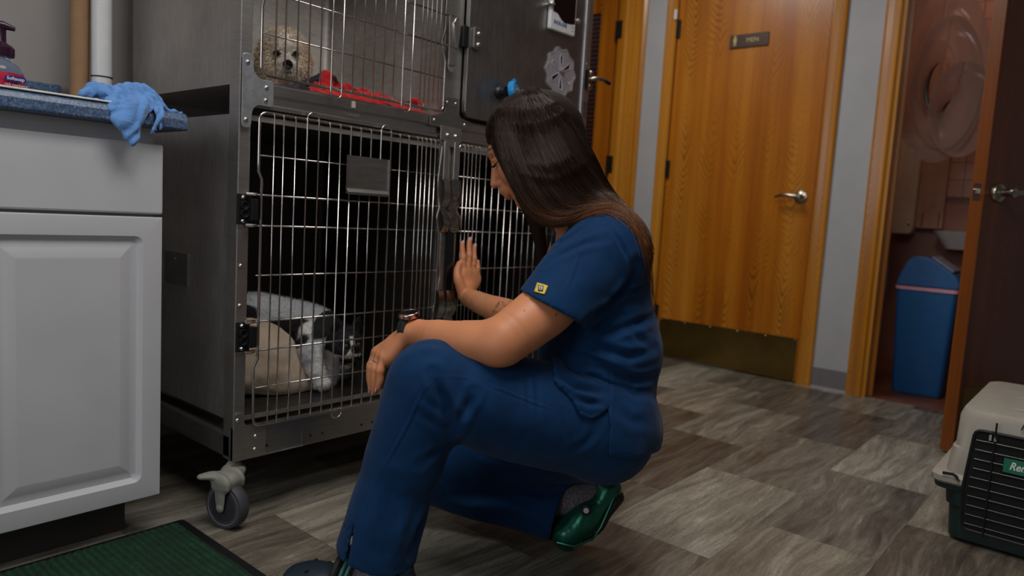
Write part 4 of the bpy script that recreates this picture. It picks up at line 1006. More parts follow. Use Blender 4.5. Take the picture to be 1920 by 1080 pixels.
CT = [at(478, 592, 1.95), at(535, 602, 1.95), at(590, 612, 1.97), at(622, 628, 1.97)]
hc = at(648, 640, 1.95)
ct = thing('cat', (1.15, 1.78, ZB + .045), 'black and white cat lying on the beige bed in the lower left cage', 'cat')
cv = frame_at(hc); fw = cv(.42, .40, .80); rt = cv(.85, -.12, -.42); rt = (rt - fw * rt.dot(fw)).normalized(); upv = rt.cross(fw); upv = -upv if upv.dot(Vector(CU)) < 0 else upv
f = Field((.87, 1.53, .24), (1.38, 1.96, .56), .0024)
f.chain(CT, [.064, .062, .056, .042], .035)
f.chain([at(480, 600, 1.99), at(570, 610, 2.01)], [.055, .055], .03)
f.chain([CT[3], hc - fw * .015], [.036, .036], .02)
f.ell(hc, (.044, .044, .038), (rt, fw, upv), .012)
for s in (-1, 1):
    f.ell(hc + rt * s * .014 + fw * .036 - upv * .014, (.014, .015, .012), (rt, fw, upv), .010)
    f.ell(hc + rt * s * .028 + fw * .012 - upv * .012, (.018, .022, .018), (rt, fw, upv), .012)
    e0_ = hc + rt * s * .024 + upv * .026 - fw * .004
    f.chain([e0_, e0_ + upv * .020 + rt * s * .006, e0_ + upv * .044 + rt * s * .012], [.018, .013, .002], .006, (fw, .45))
    f.ell(e0_ + upv * .018 + rt * s * .006 + fw * .010, (.008, .007, .016), (rt, fw, upv), .004, sub=True)
    f.ell(hc + rt * s * .0175 + fw * .041 + upv * .004, (.0085, .007, .007), (rt, fw, upv), .004, sub=True)
f.ell(hc + fw * .040 - upv * .004, (.007, .012, .014), (rt, fw, upv), .008)
f.ell(hc + fw * .030 - upv * .024, (.014, .014, .008), (rt, fw, upv), .008)
LEG = [at(590, 632, 1.93), at(578, 652, 1.905), at(588, 685, 1.90), at(600, 716, 1.915)]
f.chain(LEG, [.040, .034, .024, .018], .018); f.ell(LEG[-1] + Vector((.004, -.006, -.002)), (.022, .024, .014), None, .012)
f.chain([at(612, 650, 1.97), at(622, 690, 1.98), at(618, 715, 1.985)], [.03, .022, .018], .015)
f.chain([at(462, 600, 1.96), at(448, 640, 1.93), at(440, 655, 1.90)], [.02, .016, .012], .02)
me = f.mesh('body', 2); nz(me, .0015, 70, 2, 2)
V = get_co(me); A = np.array
# project to photograph-side coordinates only to lay out the coat patches
bkc = np.array(lin((20, 18, 20))[:3]); wc_ = np.array(lin((246, 244, 244))[:3]); gy = np.array(lin((206, 208, 214))[:3])
q = V - A(hc); hr, hf, hu = q @ A(rt), q @ A(fw), q @ A(upv)
inhead = np.clip(1 - (np.linalg.norm(q, axis=1) - .058) / .008, 0, 1)
inhead = np.maximum(inhead, np.clip((hu - .01) / .01, 0, 1) * (np.linalg.norm(q, axis=1) < .10))
blaze = np.clip((.0075 + np.clip(-hu, 0, 1) * .95 - np.abs(hr)) / .003, 0, 1) * np.clip((hf - .008) / .01, 0, 1) * np.clip((.030 - hu) / .004, 0, 1)
chin = np.clip((-hu - .020) / .004, 0, 1)
wh_ = np.maximum(blaze, chin)
body = np.tile(gy, (len(V), 1)); 
def patch(p0, p1, r): 
    return np.clip(1 - (segdist(V, [A(p0), A(p1)]) - r + .008 * vnoise(V, 40, 3)) / .006, 0, 1)[:, None]
black = np.maximum(patch(at(455, 600, 1.88), at(468, 625, 1.88), .040), patch(at(525, 628, 1.885), at(560, 625, 1.90), .040))
body = body * (1 - black) + bkc * black
legw = patch(LEG[0], LEG[3], .045); body = body * (1 - legw) + wc_ * legw
head = bkc * (1 - wh_[:, None]) + wc_ * wh_[:, None]
C_ = body * (1 - inhead[:, None]) + head * inhead[:, None]
pk_ = np.clip(1 - np.linalg.norm(V - A(LEG[3]) - A((.012, -.018, -.006)), axis=1) / .012, 0, 1)[:, None]; C_ = C_ * (1 - pk_ * .5) + A(lin((220, 150, 140))[:3]) * pk_ * .5
C_ = set_attr(me, C_); tmp = me.copy()
link_mesh('body', me, furm, ct)
fur('fur', tmp, 24000, .006, .0003, furm, ct, 8, .1, C_, .7)
eye_m = simple('cat_eye_green', (96, 100, 70), .15)
for s in (-1, 1):
    m = MB(); c_ = hc + rt * s * .0172 + fw * .0365 + upv * .004; m.lathe([(0, -.006), (.0055, -.004), (.0072, 0), (.0055, .004), (0, .006)], c_, fw, 16); e_ = m.build('eye', eye_m, ct, smooth=True)
    m = MB(); m.lathe([(0, .0045), (.0022, .0042), (.0028, .0052), (0, .0066)], c_, (fw + Vector((0, 0, .0))), 12); m.build('pupil', M['blackp'], e_, smooth=True)
m = MB(); m.lathe([(0, 0), (.0035, .0005), (.003, .003), (0, .004)], hc + fw * .0520 - upv * .007, fw, 12); m.build('nose', simple('cat_nose_pink', (120, 70, 72), .5), ct, smooth=True)
m = MB(); cc = hc - fw * .030 - upv * .020
cu = (A(rt)); cw = np.cross(A((fw * .8 + upv * .2).normalized()), cu)
m.tube([cc + Vector(cu * math.cos(a) * .043 + cw * math.sin(a) * .040) for a in np.linspace(0, 2 * math.pi, 30, endpoint=False)], .0065, 8, closed=True)
m.build('collar', simple('red_cat_collar', (110, 18, 20), .6), ct, smooth=True)
bc = on(642, 712, 2, ZB)
bw = thing('food_bowl', (bc.x, bc.y + .03, ZB), 'shiny steel bowl on the cage floor under the cat\'s chin', 'bowl')
m = MB(); c_ = (bc.x, bc.y + .03, ZB); m.lathe([(0, 0), (.036, 0), (.040, .003), (.050, .036), (.056, .038), (.056, .040), (.048, .038), (.038, .006), (0, .005)], c_, n=40); m.build('bowl', simple('bowl_steel', (210, 208, 204), .12, 1.0), bw, smooth=True)
m = MB(); rr = random.Random(2)
for k in range(60):
    a = rr.random() * 6.28; r = .036 * rr.random() ** .5; m.lathe([(0, -.003), (.004, 0), (0, .003)], (c_[0] + r * math.cos(a), c_[1] + r * math.sin(a), ZB + .010 + .006 * rr.random()), (rr.random(), rr.random(), 1), 6)
o_ = m.build('kibble', simple('orange_kibble', (170, 88, 40), .7), bw); o_['kind'] = 'stuff'
ty = on(712, 650, 2, ZB + .02)
pt = thing('treat_packet', (ty.x, ty.y, ZB), 'small blue and red packet lying at the back of the cat\'s cage', 'packet')
f = Field((ty.x - .06, ty.y - .05, ZB - .01), (ty.x + .07, ty.y + .05, ZB + .08), .0025); f.box((ty.x, ty.y, ZB + .028), (.034, .012, .028), None, .008); me = f.mesh('packet', 1); nz(me, .002, 60, 1)
link_mesh('packet', me, simple('blue_packet', (40, 52, 120), .4), pt)
MB().box(ty.x - .02, ty.x + .02, ty.y - .0155, ty.y - .012, ZB + .008, ZB + .022).build('red_label', simple('red_packet', (150, 40, 40), .4), pt)

# ================================================================ pet carrier
kn = thing('pet_carrier', (2.33, .11, 0), 'plastic pet carrier with ivory top, dark green base and black wire door', 'pet carrier')
x0, x1 = 2.07, 2.60; yc = .105
kiv = simple('carrier_ivory_plastic', (158, 151, 140), .5, var=.03, vs=20, bump=.15, bs=500); kgr = simple('carrier_dark_green_plastic', (16, 40, 36), .45, var=.08)
def ring(z, hw, xa, xb, r=.03): return [(a, b, z) for a, b in rrect(xb - xa, 2 * hw, r, 4, (xa + xb) / 2, yc)]
m = MB(); L = [ring(.145, .205, x0 - .012, x1 + .012), ring(.150, .208, x0 - .016, x1 + .016), ring(.163, .208, x0 - .016, x1 + .016), ring(.170, .200, x0 - .006, x1 + .006)]
L += [ring(.171, .180, x0 + .002, x1 - .002), ring(.236, .172, x0 + .003, x1 - .006), ring(.240, .166, x0 + .004, x1 - .012), ring(.318, .164, x0 + .006, x1 - .015), ring(.336, .158, x0 + .016, x1 - .022), ring(.342, .146, x0 + .034, x1 - .04)]
m.rings(L); m.build('upper_shell', kiv, kn, smooth=True)
m = MB(); L = [ring(.002, .150, x0 + .012, x1 - .03), ring(.010, .160, x0 + .004, x1 - .015), ring(.09, .165, x0 + .002, x1 - .01), ring(.092, .172, x0 - .002, x1 - .005), ring(.128, .176, x0 - .004, x1), ring(.130, .200, x0 - .008, x1 + .008), ring(.1445, .203, x0 - .012, x1 + .012)]
m.rings(L); m.build('lower_shell', kgr, kn, smooth=True)
# door opening: black panel painted as the shaded inside, frame and wires standing proud
op = rpoly([(-.006, .045), (.232, .045), (.240, .14), (.228, .296), (-.018, .296), (-.030, .14)], .016)
m = MB(); m.prism(op, (x0 - .0165, 0, 0), (0, 1, 0), (0, 0, 1), (.012, 0, 0)); m.build('opening_shade_panel', M['hole'], kn)
m = MB(); m.tube([(x0 - .017, a, b) for a, b in op], .0035, 8, closed=True); m.build('door_frame', M['black'], kn, smooth=True)
m = MB(); z = .060
while z < .29:
    hw = .122 if z < .2 else .118; m.tube([(x0 - .020, yc - hw, z), (x0 - .020, yc + hw, z)], .0010, 6); z += .0235
kw = m.build('wire_door', simple('carrier_wire', (92, 92, 96), .35, .9), kn, smooth=True)
m = MB()
for y in (yc - .075, yc - .025, yc + .025, yc + .075): m.tube([(x0 - .0185, y, .05), (x0 - .0185, y, .294)], .0010, 6)
m.build('vertical_wire', M['black'], kw, smooth=True)
m = MB(); m.tube([(x0 - .022, .186, .038), (x0 - .022, .186, .322)], .0022, 8); m.tube([(x0 - .022, .192, .30), (x0 - .026, .192, .30), (x0 - .026, .182, .285)], .002, 6); m.build('latch_rod', M['black'], kw, smooth=True)
m = MB()
for y in (.187, .197): m.box(x0 - .024, x0 - .015, y - .004, y + .001, .277, .290)
m.build('latch_clip', kiv, kn)
gl = simple('green_label', (16, 110, 82), .35)
m = MB(); m.box(x0 - .0225, x0 - .0205, .055, .163, .209, .243); pl_ = m.build('door_label', gl, kn)
text('lettering', 'Remington', (x0 - .0226, .107, .226), (0, -1, 0), (0, 0, 1), .026, M['white'], pl_, bold=True, shear=.3, width=.78)
text('lettering', 'Remington', (x0 - .002, .100, .318), (0, -1, 0), (-.15, 0, 1), .021, simple('dark_green_ink', (12, 60, 48), .5), kn, bold=True, shear=.3, width=.9)
m = MB(); m.prism(rpoly([(.285, .168), (.262, .170), (.250, .160), (.246, .160), (.252, .172), (.262, .177), (.285, .175)], .001), (x0 - .018, 0, 0), (0, 1, 0), (0, 0, 1), (-.003, 0, 0)); m.build('side_clip', M['black'], kn)
m = MB()
for xx in (2.14, 2.33, 2.50): m.tube([(xx, yc - .07, .3425), (xx + .012, yc, .346), (xx, yc + .07, .3425)], [.002, .006, .002], 8)
m.build('top_rib', kiv, kn, smooth=True)

# ================================================================ bathroom
bn = thing('trash_bin', (3.92, .69, 0), 'tall blue plastic swing lid trash bin standing inside the bathroom', 'trash bin')
blu2 = simple('blue_bin_plastic', (30, 92, 150), .42, var=.04); 
def oring(z, hx, hy, r=.02, cx=3.96, cy=.69): return [(a, b, z) for a, b in rrect(2 * hx, 2 * hy, r, 4, cx, cy)]
m = MB(); m.rings([oring(.002, .085, .100), oring(.012, .092, .106), oring(.50, .115, .128), oring(.502, .12, .132), oring(.512, .12, .132)]); m.build('bin_body', blu2, bn, smooth=True)
m = MB(); m.rings([oring(.505, .121, .134), oring(.520, .121, .134), oring(.521, .112, .124)]); m.build('bin_liner', simple('pink_bin_liner', (220, 160, 176), .5), bn, smooth=True)
m = MB(); P = [(-.132, .523), (.132, .523), (.120, .575), (.088, .652), (.060, .668), (.0, .660), (-.110, .588), (-.132, .560)]
m.prism(rpoly(P, .015), (3.845, .69, 0), (0, 1, 0), (0, 0, 1), (.23, 0, 0)); m.build('lid', blu2, bn, bevel=.006)
m = MB(); m.obox((3.96, .69 - .052, .634), ((0, .835, .55), (1, 0, 0), (0, -.55, .835)), (.058, .095, .007)); m.build('swing_flap', simple('bin_flap_grey', (112, 122, 144), .25), bn, bevel=.004)
ds = MB(); ds.prism(rrect(.125, .56, .025, 4, 1.03, 1.05), (4.89, 0, 0), (0, 1, 0), (0, 0, 1), (-.12, 0, 0)); dso = ds.build('towel_dispenser', M['offw'], bevel=.006); tag(dso, 'tall ivory paper towel dispenser on the bathroom wall', 'dispenser')
m = MB(); m.lathe([(0, 0), (.010, 0), (.008, .002), (0, .003)], (4.77, .985, .83), (-1, 0, 0), 12); m.build('lock', M['screw'], dso)
ds = MB(); ds.prism(rrect(.14, .50, .012, 4, .895, 1.06), (4.89, 0, 0), (0, 1, 0), (0, 0, 1), (-.06, 0, 0)); dso = ds.build('wall_cabinet', simple('bath_box_tan', (164, 128, 108), .5), bevel=.004); tag(dso, 'tan wall box beside the ivory towel dispenser in the bathroom', 'wall box')
m = MB()
for yy in (.845, .93): m.box(4.827, 4.83, yy - .002, yy + .002, .82, .90)
m.build('slot', M['hole'], dso)
sk = thing('sink', (4.75, .66, .76), 'pale wall sink in the bathroom behind the open door', 'sink')
m = MB(); m.rings([oring(.70, .08, .12, .05, 4.76, .66), oring(.78, .12, .17, .06, 4.75, .66), oring(.80, .13, .18, .06, 4.75, .66), oring(.80, .11, .15, .06, 4.75, .66), oring(.74, .07, .10, .04, 4.75, .66)]); m.build('basin', M['white'], sk, smooth=True)
# nested clear recovery collars hanging
cl = NT('clear_collar_plastic'); cl.set(Base_Color=(.80, .62, .55, 1), Roughness=.10, Transmission_Weight=.6, IOR=1.35, Alpha=.55); cl = cl.m
edge = simple('collar_black_edge', (18, 16, 16), .3)
def ecollar(c, r1, r2, dep, ax, lab, squash=.62, a0=0, a1=6.28, rimm=None):
    t = thing('recovery_collar', c, lab, 'pet recovery collar', 'clear recovery collars hanging in the bathroom')
    ax = Vector(ax).normalized(); u = Vector((0, 0, 1)); u = (u - ax * ax.dot(u)).normalized(); v = ax.cross(u); c = Vector(c)
    n = 64; m = MB(); L = []
    for (r, h) in ((r1, 0), (r1 + (r2 - r1) * .5, dep * .45), (r2, dep)):
        L.append([c + ax * h + u * (r * math.cos(a)) + v * (r * squash * math.sin(a)) for a in np.linspace(a0, a1, n)])
    m.rings(L, cap=False, closed=False)
    o = m.build('cone', cl, t, smooth=True); s_ = o.modifiers.new('thickness', 'SOLIDIFY'); s_.thickness = .0015
    if rimm:
        m = MB(); m.tube([c + ax * (-.001) + u * (r1 * math.cos(a)) + v * (r1 * squash * math.sin(a)) for a in np.linspace(.3, 3.0, 30)], [.002 + .009 * math.sin(k / 29 * math.pi) for k in range(30)], 8); m.build('neck_edge', rimm, t, smooth=True)
    return t
axc = (-.80, -.30, .10)
ecollar((4.28, .835, 1.575), .20, .46, .10, axc, 'largest clear plastic recovery collar hanging in the bathroom, outermost of the nest', .46, rimm=edge)
ecollar((4.30, .81, 1.52), .145, .34, .12, axc, 'middle clear plastic recovery collar nested in the bathroom stack', .46, rimm=edge)
ecollar((4.31, .74, 1.38), .09, .24, .14, axc, 'smallest clear plastic recovery collar hanging lowest in the bathroom nest', .6, rimm=edge)
hk = thing('hanging_bag', (4.12, .985, .55), 'pale plastic bag hanging beside the blue trash bin in the bathroom', 'bag')
f = Field((4.02, .90, .30), (4.26, 1.08, 1.34), .004); f.chain([(4.112, .972, 1.27), (4.14, .98, 1.0), (4.15, .985, .82)], [.004, .005, .016], .0); f.chain([(4.15, .985, .80), (4.15, .975, .62), (4.16, .965, .50), (4.17, .955, .36)], [.02, .045, .04, .008], .03, ((1, 0, 0), .6)); me = f.mesh('bag', 2); nz(me, .006, 16, 3, 2)
link_mesh('bag', me, simple('pale_plastic_bag', (150, 140, 160), .25), hk)
m = MB(); m.box(4.08, 4.2, .975, .995, .795, .81); m.build('bag_clip', M['black'], hk)
ch = thing('coat_hook', (4.12, 1.0, 1.25), 'dark coat hook hanging inside the bathroom near the door casing', 'hook')
m = MB(); m.tube([(4.15, 1.05, 1.36), (4.14, 1.02, 1.36), (4.12, 1.0, 1.33), (4.12, .99, 1.27), (4.11, .97, 1.25), (4.10, .955, 1.28)], .010, 10); m.lathe([(0, -.015), (.014, 0), (0, .015)], (4.10, .955, 1.29), n=14); m.box(4.14, 4.16, 1.03, 1.34, 1.30, 1.42); m.build('hook', M['black'], ch, smooth=True)
# ================================================================ person
from mathutils.bvhtree import BVHTree
O_ = Vector((0, 0, CAMZ))
CFv = Vector(CF); PR, PD, PT = Vector(CX), -Vector(CU), -Vector(CF)      # image right, image down, toward the camera
pe = thing('person', (1.15, .93, 0), 'woman with long dark hair in navy scrubs crouching with one hand on the cage door', 'person')
def bvh_of(me):
    V = get_co(me); F = [tuple(p.vertices) for p in me.polygons]
    return BVHTree.FromPolygons([Vector(v) for v in V], F)
def hit(bv, px, py, dflt=1.5):
    r = (at(px, py, 1) - O_).normalized(); h = bv.ray_cast(O_, r)
    if h[0] is None:
        p = at(px, py, dflt); h = bv.find_nearest(p); return h[0], h[1]
    return h[0], h[1]
def creases(me, bv, lst):
    """each crease: (pixel polyline, depth (+ raises), width)"""
    def fn(V, N):
        o = np.zeros(len(V))
        for pts, amp, wd in lst:
            P = [np.array(hit(bv, *p)[0]) for p in pts]
            P = sum([[P[i], (P[i] + P[i + 1]) / 2] for i in range(len(P) - 1)], []) + [P[-1]]
            lo = np.min(P, 0) - wd * 4; hi = np.max(P, 0) + wd * 4
            m = ((V > lo) & (V < hi)).all(1)
            if not m.any(): continue
            d = segdist(V[m], P)
            # taper toward the ends
            e = np.minimum(np.linalg.norm(V[m] - P[0], axis=1), np.linalg.norm(V[m] - P[-1], axis=1)); L = np.linalg.norm(P[-1] - P[0]) + 1e-6
            tp = np.clip(e / (L * .35), .15, 1)
            o[m] += amp * tp * (np.exp(-(d / wd) ** 2) - .45 * np.exp(-((d - 1.9 * wd) / wd) ** 2))
        return o
    displace(me, fn)
# ---- skin -----------------------------------------------------------------
SKIN = []
lift = lambda p, r=0, d=0, t=0: p + PR * r + PD * d + PT * t
# left (near) arm
shL = at(1132, 455, 1.42); elL = at(918, 632, 1.31); wrL = at(768, 622, 1.455)
f = Field(np.minimum(np.array(shL), np.array(wrL)) - .16, np.maximum(np.array(shL), np.array(wrL)) + .12, .0024)
f = Field((.80, .68, .30), (1.30, 1.20, .83), .0024)
f.chain([shL, at(1064, 536, 1.395), at(1029, 574, 1.372), at(985, 609, 1.34), at(948, 636, 1.322)], [.046, .050, .0535, .0500, .0445], .02)
f.chain([at(942, 640, 1.322), at(888, 643, 1.345), at(832, 635, 1.39), at(792, 625, 1.435), at(770, 620, 1.453)], [.0425, .0425, .0360, .0275, .0240], .015)
f.ell(at(930, 657, 1.31), (.024, .024, .024), None, .025)
hd = [(722, 670, 1.450), (715, 666, 1.468), (709, 662, 1.487), (706, 660, 1.506)]
# palm
wpt = at(768, 620, 1.456)
for i, k in enumerate(hd):
    f.chain([lift(wpt, .001 * i, .003, -.018 + .012 * (1.5 - i) + .014), lift(at(*k), .012, -.002), at(*k)], [.017, .0165, .0115], .014)
hx_ = (at(712, 668, 1.48) - wpt).normalized(); hz_ = (PT - hx_ * PT.dot(hx_)).normalized(); f.ell(at(742, 643, 1.475), (.036, .017, .030), (hx_, hx_.cross(hz_), hz_), .010)
mids = [(713, 694, 1.446), (704, 691, 1.464), (698, 690, 1.485), (696, 686, 1.506)]
m2 = [(712, 713, 1.447), (703, 715, 1.464), (697, 712, 1.484), (694, 706, 1.505)]
tips = [(709, 727, 1.449), (702, 733, 1.468), (696, 729, 1.486), (695, 722, 1.506)]
for i in range(4):
    rr = (.0082, .009, .0092, .0088)[i]
    f.chain([at(*hd[i]), at(*mids[i]), at(*m2[i]), at(*tips[i])], [rr + .0014, rr + .0004, rr - .0003, rr - .0018], .0025)
    f.ell(at(*mids[i]), (rr + .0012,) * 3, None, .004)
f.chain([at(758, 640, 1.49), at(748, 660, 1.505), at(740, 676, 1.50), at(736, 690, 1.492)], [.017, .0125, .0105, .008], .008)
me = f.mesh('arm', 2); SKIN.append(me)
# right (far) arm, hand flat against the wire door
def H(px, py, y): return on(px, py, 1, y)
wrR = H(877, 556, 1.440)
shR = at(1075, 452, 1.66); elR = at(1012, 622, 1.83)
f = Field((1.10, .93, .38), (1.62, 1.50, .86), .0026)
f.chain([shR, elR], [.050, .042], .01)
f.chain([elR, at(960, 592, 1.91), at(905, 570, 1.99), wrR], [.043, .040, .031, .0235], .02)
SKIN.append(None)
g2 = Field((1.32, 1.26, .44), (1.60, 1.51, .76), .0016)
g2.chain([at(935, 582, 1.945), at(905, 570, 1.99), wrR, H(877, 540, 1.452)], [.036, .031, .0245, .024], .015)
kn_ = [(868, 506, 1.466), (877, 503, 1.466), (886, 506, 1.466), (893, 513, 1.464)]
tp_ = [(866.5, 456, 1.478), (880, 450, 1.478), (889.5, 461, 1.478), (896, 490, 1.472)]
for i in range(4):
    K = H(*kn_[i]); T_ = H(*tp_[i]); r = (.0084, .0086, .0082, .0074)[i]
    g2.chain([H(877 + 1.5 * (i - 1.5), 548, 1.450), H(kn_[i][0], kn_[i][1] + 14, 1.459), K], [.016, .0155, .0115], .012, ((0, 1, 0), .85))
    g2.chain([K, K.lerp(T_, .45) + Vector((0, -.002, 0)), K.lerp(T_, .75), T_], [r + .0014, r + .0004, r - .0004, r - .0019], .0022)
    g2.ell(K.lerp(T_, .46) + Vector((0, -.002, 0)), (r + .001,) * 3, None, .004)
g2.chain([H(870, 552, 1.444), H(860, 528, 1.452), H(857, 510, 1.462), H(861, 494, 1.470)], [.018, .0135, .0105, .0078], .008)
me = f.mesh('arm', 2); SKIN[-1] = me; SKIN.append(g2.mesh('hand', 1))
# head and neck
hu_ = (-PR * .43 - PD * .90).normalized(); hf_ = (-PR * .875 + PD * .42 - PT * .10); hf_ = (hf_ - hu_ * hf_.dot(hu_)).normalized(); hs_ = hu_.cross(hf_).normalized()
if hs_.dot(PT) < 0: hs_ = -hs_                                     # toward camera = her left
HC = at(1002, 283, 1.51)
def hp(fw_, u_, s_=0): return HC + hf_ * fw_ + hu_ * u_ + hs_ * s_
f = Field(HC - Vector((.17, .17, .19)), HC + Vector((.17, .17, .17)), .0017)
AX = (hf_, hu_, hs_)
f.ell(hp(-.012, .028), (.094, .080, .073), AX, 0)
f.ell(hp(.034, -.005), (.052, .078, .060), AX, .03)
f.ell(hp(.040, -.058), (.036, .044, .046), AX, .03)
f.ell(hp(.066, -.088), (.016, .015, .022), AX, .02)                # chin
f.chain([hp(-.005, -.030, .058), hp(.012, -.062, .050), hp(.056, -.090, .018)], [.014, .013, .012], .02)
f.chain([hp(-.005, -.030, -.058), hp(.012, -.062, -.050), hp(.056, -.090, -.018)], [.014, .013, .012], .02)
f.chain([hp(.082, .016), hp(.094, -.004), hp(.1035, -.024)], [.007, .0085, .0095], .010)       # nose
f.ell(hp(.1045, -.026), (.0095, .0085, .0095), AX, .004)
for s in (-1, 1):
    f.ell(hp(.092, -.030, s * .0105), (.010, .0075, .0075), AX, .005)
    f.ell(hp(.064, -.020, s * .036), (.022, .024, .020), AX, .02)   # cheek
    f.chain([hp(.083, .030, s * .010), hp(.080, .034, s * .030), hp(.066, .028, s * .048)], [.007, .007, .006], .012)
    f.ell(hp(.090, .010, s * .031), (.016, .011, .015), AX, .012, sub=True)
    f.ell(hp(.073, .010, s * .031), (.0125, .0125, .0135), AX, .003)
    f.chain([hp(.083, .015, s * .020), hp(.086, .016, s * .031), hp(.079, .014, s * .043)], [.0025, .003, .002], .004)
    f.chain([hp(.086, -.0475, s * .018), hp(.093, -.045, s * .008), hp(.0955, -.0455, 0)], [.0035, .0055, .006], .004)
    f.chain([hp(.084, -.050, s * .018), hp(.0885, -.060, s * .008), hp(.0895, -.0612, 0)], [.0035, .0058, .0062], .004)
    f.ell(hp(-.010, -.004, s * .072), (.016, .028, .006), AX, .005)
f.ell(hp(.075, -.050), (.022, .016, .026), AX, .014)
f.chain([hp(.080, -.0525, -.018), hp(.094, -.0525, 0), hp(.080, -.0525, .018)], [.0016, .0028, .0016], .002, sub=True)
f.chain([hp(-.03, -.05), at(1075, 400, 1.52), at(1110, 450, 1.53)], [.052, .050, .06], .03)
me = f.mesh('head', 1); SKIN.append(me)
# trunk and legs under the clothes, feet inside the clogs
f = Field((.65, .60, 0.0), (1.65, 1.40, .85), .006)
f.chain([at(1110, 450, 1.53), at(1125, 540, 1.54), at(1130, 680, 1.55), at(1140, 800, 1.54)], [.075, .088, .085, .085], .04, (PT, 1.25))
f.chain([shL, at(1110, 450, 1.53), shR], [.05, .06, .05], .03)
hipL = at(1120, 800, 1.46); hipR = at(1125, 805, 1.61); knL = at(805, 712, 1.335); anL = at(712, 1062, 1.345); knR = at(775, 885, 1.72); anR = at(1075, 945, 1.665)
f.chain([hipL, knL, at(758, 880, 1.35), anL], [.072, .044, .036, .025], .02); f.chain([hipR, knR, anR], [.072, .050, .034], .02)
me = f.mesh('trunk', 2); SKIN.append(me)
# join the skin meshes into one body
bm = bmesh.new()
for x in SKIN: bm.from_mesh(x)
body = bpy.data.meshes.new('body'); bm.to_mesh(body); bm.free()
for x in SKIN: bpy.data.meshes.remove(x)
V = get_co(body); sk = np.array(lin((212, 140, 98))[:3]); C_ = np.tile(sk, (len(V), 1))
def blend(c, P, r0, r1, k=1.0):
    global C_
    d = segdist(V, [np.array(p) for p in P]) if len(P) > 1 else np.linalg.norm(V - np.array(P[0]), axis=1)
    w_ = (np.clip((r1 - d) / (r1 - r0), 0, 1) * k)[:, None]; C_ = C_ * (1 - w_) + np.array(lin(c)[:3]) * w_
blend((222, 128, 104), [hp(.107, -.026)], .004, .022, .4)
for s in (-1, 1): blend((206, 112, 88), [hp(.078, -.026, s * .040)], .005, .030, .45)
blend((176, 82, 74), [hp(.086, -.0465, .018), hp(.097, -.0455, 0), hp(.086, -.0465, -.018)], .0035, .0065, .8)
blend((176, 82, 74), [hp(.086, -.060, .016), hp(.093, -.0612, 0), hp(.086, -.060, -.016)], .0035, .0065, .8)
for s in (-1, 1): blend((52, 34, 26), [hp(.091, .036, s * .012), hp(.088, .040, s * .030), hp(.072, .034, s * .048)], .0022, .0048, .85)
for k in tp_: blend((224, 150, 120), [H(*k)], .004, .016, .5)
for k in tips: blend((214, 140, 112), [at(*k)], .004, .016, .5)
# tattoo on the far forearm (leafy sprays) and a small mark at the wrist
for_far = [p for p in body.polygons if (body.vertices[p.vertices[0]].co - O_).dot(CFv) > 1.78]
bvb = BVHTree.FromPolygons([v.co.copy() for v in body.vertices], [tuple(p.vertices) for p in for_far]); bvn = bvh_of(body)
def ink(pts, r=.0018, k=.9): blend((62, 54, 56), [hit(bvb, *p)[0] for p in pts], r * .6, r * 1.5, k)
for (a, b, c) in (((922, 597), (938, 585), (958, 575)), ((924, 586), (934, 572), (936, 566)), ((930, 590), (948, 592), (962, 590)), ((926, 604), (934, 598), (946, 601))): ink((a, b, c))
for (x, y, ang, L) in ((932, 572, 60, 11), (944, 570, 110, 11), (952, 572, 40, 10), (928, 584, 170, 9), (936, 594, -60, 10), (926, 602, 100, 12), (947, 584, 20, 10), (958, 566, 150, 9), (940, 604, 10, 9)):
    a = R_(ang); dx, dy = math.cos(a) * L / 2, -math.sin(a) * L / 2; nx, ny = -dy * .35, dx * .35
    ink(((x - dx, y - dy), (x + nx, y + ny), (x + dx, y + dy), (x - nx, y - ny), (x - dx, y - dy)), .0010, .6)
ink(((883, 560), (885, 566), (880, 572)), .001, .5)
bvb = bvn; ink(((983, 582), (983.5, 582.5)), .0016, .6); ink(((1043, 590), (1043.5, 590.5)), .0020, .7)
set_attr(body, C_)
skm = attr_mat('skin', .5, .12, 900, .06, 25, Subsurface_Weight=.18, Subsurface_Radius=(.9, .3, .15), Subsurface_Scale=.006)
bo = link_mesh('body', body, skm, pe)
# nails
nm = simple('nail_polish_pale', (232, 190, 176), .25)
for k in tp_[:3]:
    p = H(*k) + Vector((0, -.0056, .003)); MB().lathe([(0, .0012), (.0045, .0006), (.0052, -.001), (0, -.001)], p, (0, -1, .15), 14, sx=.8, sy=1.35, u=(1, 0, 0)).build('fingernail', nm, pe, smooth=True)
for k, a_ in ((tips[0], 0), (tips[1], 0), (tips[2], 0)):
    p = at(*k) - PR * .0055 + PD * .003; MB().lathe([(0, .0012), (.0042, .0006), (.0048, -.001), (0, -.001)], p, -PR + PD * .1 + PT * .3, 14, sx=1.35, sy=.8, u=PD).build('fingernail', nm, pe, smooth=True)
# eyes, lashes, teeth
m = MB()
for s in (-1, 1):
    for k in range(12):
        t = k / 11; b0 = hp(.087 - .008 * abs(t - .4), .0065 - .002 * abs(t - .5), s * (.021 + .022 * t)); m.tube([b0, b0 + hf_ * .006 - hu_ * .0025, b0 + hf_ * .010 - hu_ * .001], [.0006, .0004, .0001], 4)
    m.tube([hp(.081, .006, s * .019), hp(.0865, .0065, s * .031), hp(.078, .006, s * .044)], .0011, 6)
m.build('eyelashes', M['black'], pe)
m = MB(); m.tube([hp(.080, -.0525, -.014), hp(.0885, -.0525, 0), hp(.080, -.0525, .014)], .0030, 8); m.build('teeth', M['white'], pe, smooth=True)
